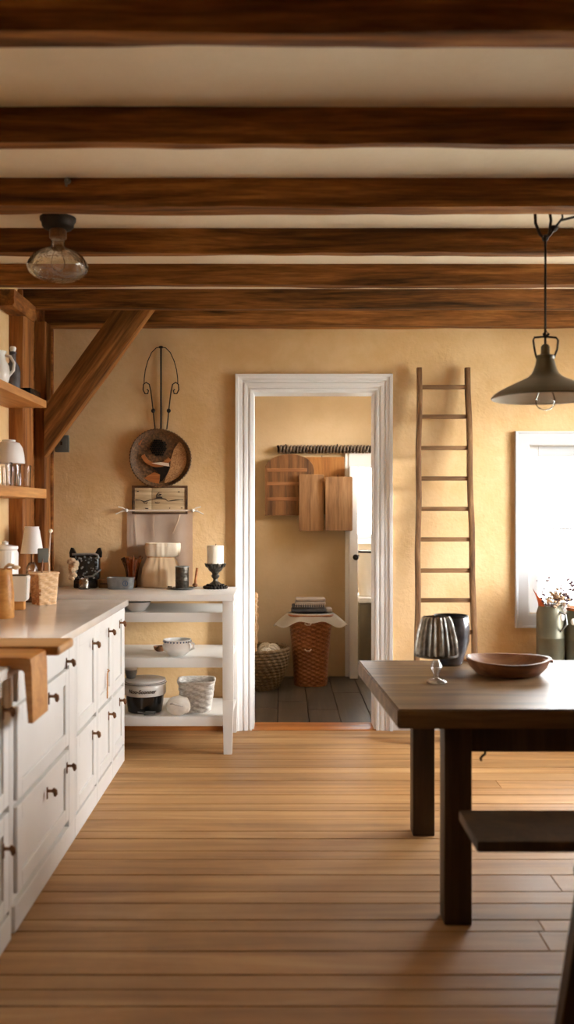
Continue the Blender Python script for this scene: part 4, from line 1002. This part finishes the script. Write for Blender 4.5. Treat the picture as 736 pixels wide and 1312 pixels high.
# bread boards on rope rail
t = thing('rope_rail', 'dark rope-wrapped rail across the pantry wall', 'rail', (0,7.665,1.865))
MB().tube([(-.04,0,0),(.9,0,0)], .022, 12).build('pole', 'iron', t)
b = MB(); P = []
for k in range(561):
    u = k/560; a = u*2*PI*34; P.append((-.035+.93*u, .024*math.sin(a), .024*math.cos(a)))
b.tube(P, .011, 7); b.build('rope_wrap', 'rope', t)
b = MB()
for x in (.03, .45, .82): b.tube([(x,.034,.0),(x,.02,.03),(x,0,.036)], .006, 6)
b.build('hook', 'iron', t)
def board(name, label, x0, x1, z0, z1, y0, y1, mat, arch=False, hole=True):
    t = thing(name, label, 'cutting board', ((x0+x1)/2, y1, z0), 0, 'boards hanging in the pantry'); w = (x1-x0)/2; h = z1-z0
    if arch: poly = [(-w,0),(w,0)]+[(w*math.cos(math.radians(a)), h-w*.62+w*.62*math.sin(math.radians(a))) for a in range(0, 181, 9)]
    else: poly = [(-w+.008,0),(w-.008,0),(w,.008),(w,h-.008),(w-.008,h),(-w+.008,h),(-w,h-.008),(-w,.008)]
    b = MB(); b.prism(poly, y0-y1, 0); bmesh.ops.bevel(b.bm, geom=[e for e in b.bm.edges if abs(e.verts[0].co.y-e.verts[1].co.y) < 1e-5], offset=.003, segments=1, affect='EDGES')
    b.build('board_panel', mat, t, smooth=.5)
    if arch:
        b = MB()
        for z in (.12, .245, .355): b.box(-w*.92, w*.72, y0-y1-.003, y0-y1+.001, z, z+.028, .002, 1)
        b.build('cross_batten', 'bowlwood', t)
    b = MB(); b.tube([(0,(y0-y1)*.5,h-.01),(-.012,(y0-y1)*.5,h+.01),(0,(y0-y1)*.5,h+.025),(.012,(y0-y1)*.5,h+.01),(0,(y0-y1)*.5,h-.01)], .003, 6); b.build('hanging_loop', 'iron', t)
board('arched_board', 'arched dark wooden bread board hung on the pantry wall', -.141, .257, 1.322, 1.822, 7.625, 7.648, 'oldboard', True)
board('square_board', 'amber square board hanging behind the two narrow boards', .16, .507, 1.33, 1.80, 7.66, 7.682, 'oldboard3')
board('narrow_board', 'narrow knotted board overlapping the arched bread board', .135, .338, 1.196, 1.655, 7.585, 7.607, 'oldboard2')
board('pale_board', 'paler wide board overlapping the white scullery door frame', .347, .567, 1.198, 1.635, 7.555, 7.577, 'oldboard2')
for x, z1, y in ((.237, 1.655, 7.596), (.457, 1.635, 7.566)):
    pass
# scullery cabinet and pail
t = thing('scullery_cabinet', 'grey green cabinet with white top in the scullery', 'cabinet', (1.015,8.0,0))
MB().box(-.36,.36,.02,.5,0,.575,.003).build('carcass', 'greycab', t); MB().box(-.36,.36,-.02,.5,.575,.617,.004).build('top', 'casing', t)
for a, c in ((-.355,-.005), (.005,.355)):
    b = MB(); b.box(a, c, 0, .02, .06, .565, .003); f_ = b.build('door', 'greycab', t); s = 1 if a < 0 else -1
    MB().lathe([(.006,0),(.006,.015),(.014,.02),(.012,.03),(.002,.033)], 14).build('knob', 'iron', f_, ((a if s < 0 else c)-s*.05+0, 0, .32), rot=(PI/2,0,0))
t = thing('enamel_pail', 'tall white enamel pail on the scullery cabinet', 'pail', (.775,8.2,.6172))
MB().lathe([(.10,0),(.104,.004),(.125,.38),(.13,.385),(.13,.392),(.122,.39),(.10,.02),(.001,.015)], 40).build('pail_body', 'ceramic', t); MB().lathe([(.126,.378),(.133,.381),(.133,.393),(.126,.396)], 40, cap0=False).build('rim', 'iron', t)
b = MB(); b.tube([(.128*math.cos(a), -.03-.11*math.sin(a)*.5, .37-.03*math.sin(a)) for a in [PI*k/16 for k in range(17)]], .004, 8); b.build('bail_handle', 'iron', t)
t = thing('hanging_vine', 'green leafy sprig hanging at the top of the scullery window', 'plant', (.95,9.3,1.9))
b = MB(); b.tube([(.12,.08,.12),(.05,0,.04),(-.02,-.01,-.04),(-.05,-.01,-.11)], .004, 6); b.build('stem', 'stem', t)
b = MB(); q = random.Random(2)
for k in range(12):
    p = Vector((.05-.1*k/12, 0, .04-.15*k/12)); a = q.uniform(-1, 1)
    m = Matrix.Translation(p) @ Matrix.Rotation(a, 4, 'Y') @ Matrix.Rotation(q.uniform(-.6,.6), 4, 'X')
    vs = [b.bm.verts.new(m @ Vector(c)) for c in ((0,0,0),(.022,.004,-.03),(.012,.008,-.07),(0,.012,-.085),(-.012,.008,-.07),(-.022,.004,-.03))]; f_ = b.bm.faces.new(vs); bmesh.ops.solidify(b.bm, geom=[f_], thickness=.001)
b.build('leaves', 'leaf', t)

# ------------------------------------------------------------------ outdoors and light
g = MB(); g.box(-40, 40, -40, 40, -.6, -.5); o = struct(g.build('ground', 'grass', smooth=0))
w = bpy.data.worlds.new('sky'); bpy.context.scene.world = w; w.use_nodes = True
nt = w.node_tree; bg = nt.nodes['Background']; bg.inputs[0].default_value = (.985, .98, .98, 1); bg.inputs[1].default_value = 22.0
sun = bpy.data.lights.new('sun', 'SUN'); sun.energy = 2.6; sun.angle = math.radians(9); sun.color = (1, .93, .86)
so = bpy.data.objects.new('sun', sun); C.objects.link(so); so.rotation_euler = Vector((-1, .5, -.22)).to_track_quat('-Z', 'Y').to_euler()
def portal(name, loc, rot, sx, sy):
    l = bpy.data.lights.new(name, 'AREA'); l.shape = 'RECTANGLE'; l.size = sx; l.size_y = sy; l.cycles.is_portal = True
    o = bpy.data.objects.new(name, l); C.objects.link(o); o.location = loc; o.rotation_euler = rot
portal('daylight_window_back', ((W1[0]+W1[1])/2, YB+.17, (W1[2]+W1[3])/2), (-PI/2,0,0), W1[1]-W1[0], W1[3]-W1[2])
portal('daylight_window_right', (XR+.19, 4.52, 1.57), (0,PI/2,0), 1.46, 1.56)
portal('daylight_window_left', (XL-.19, 3.485, 1.435), (0,-PI/2,0), .63, .33)
portal('daylight_window_scullery', (.99, 9.59, 1.52), (-PI/2,0,0), .58, .87)
portal('daylight_window_pantry', (PX1+.095, 6.8, 1.99), (0,PI/2,0), .78, 1.1)
portal('added_daylight_scullery_side', (PX1+.095, 8.55, 1.4), (0,PI/2,0), 1.2, 1.1)  # portal for the added, unseen scullery opening

sc = bpy.context.scene
sc.view_settings.view_transform = 'Standard'; sc.view_settings.look = 'None'; sc.view_settings.gamma = 1; sc.view_settings.use_curve_mapping = False
sc.view_settings.exposure = 0.4
sc.cycles.use_denoising = True; sc.cycles.max_bounces = 12; sc.cycles.diffuse_bounces = 6; sc.cycles.transparent_max_bounces = 24
sc.cycles.sample_clamp_indirect = 8
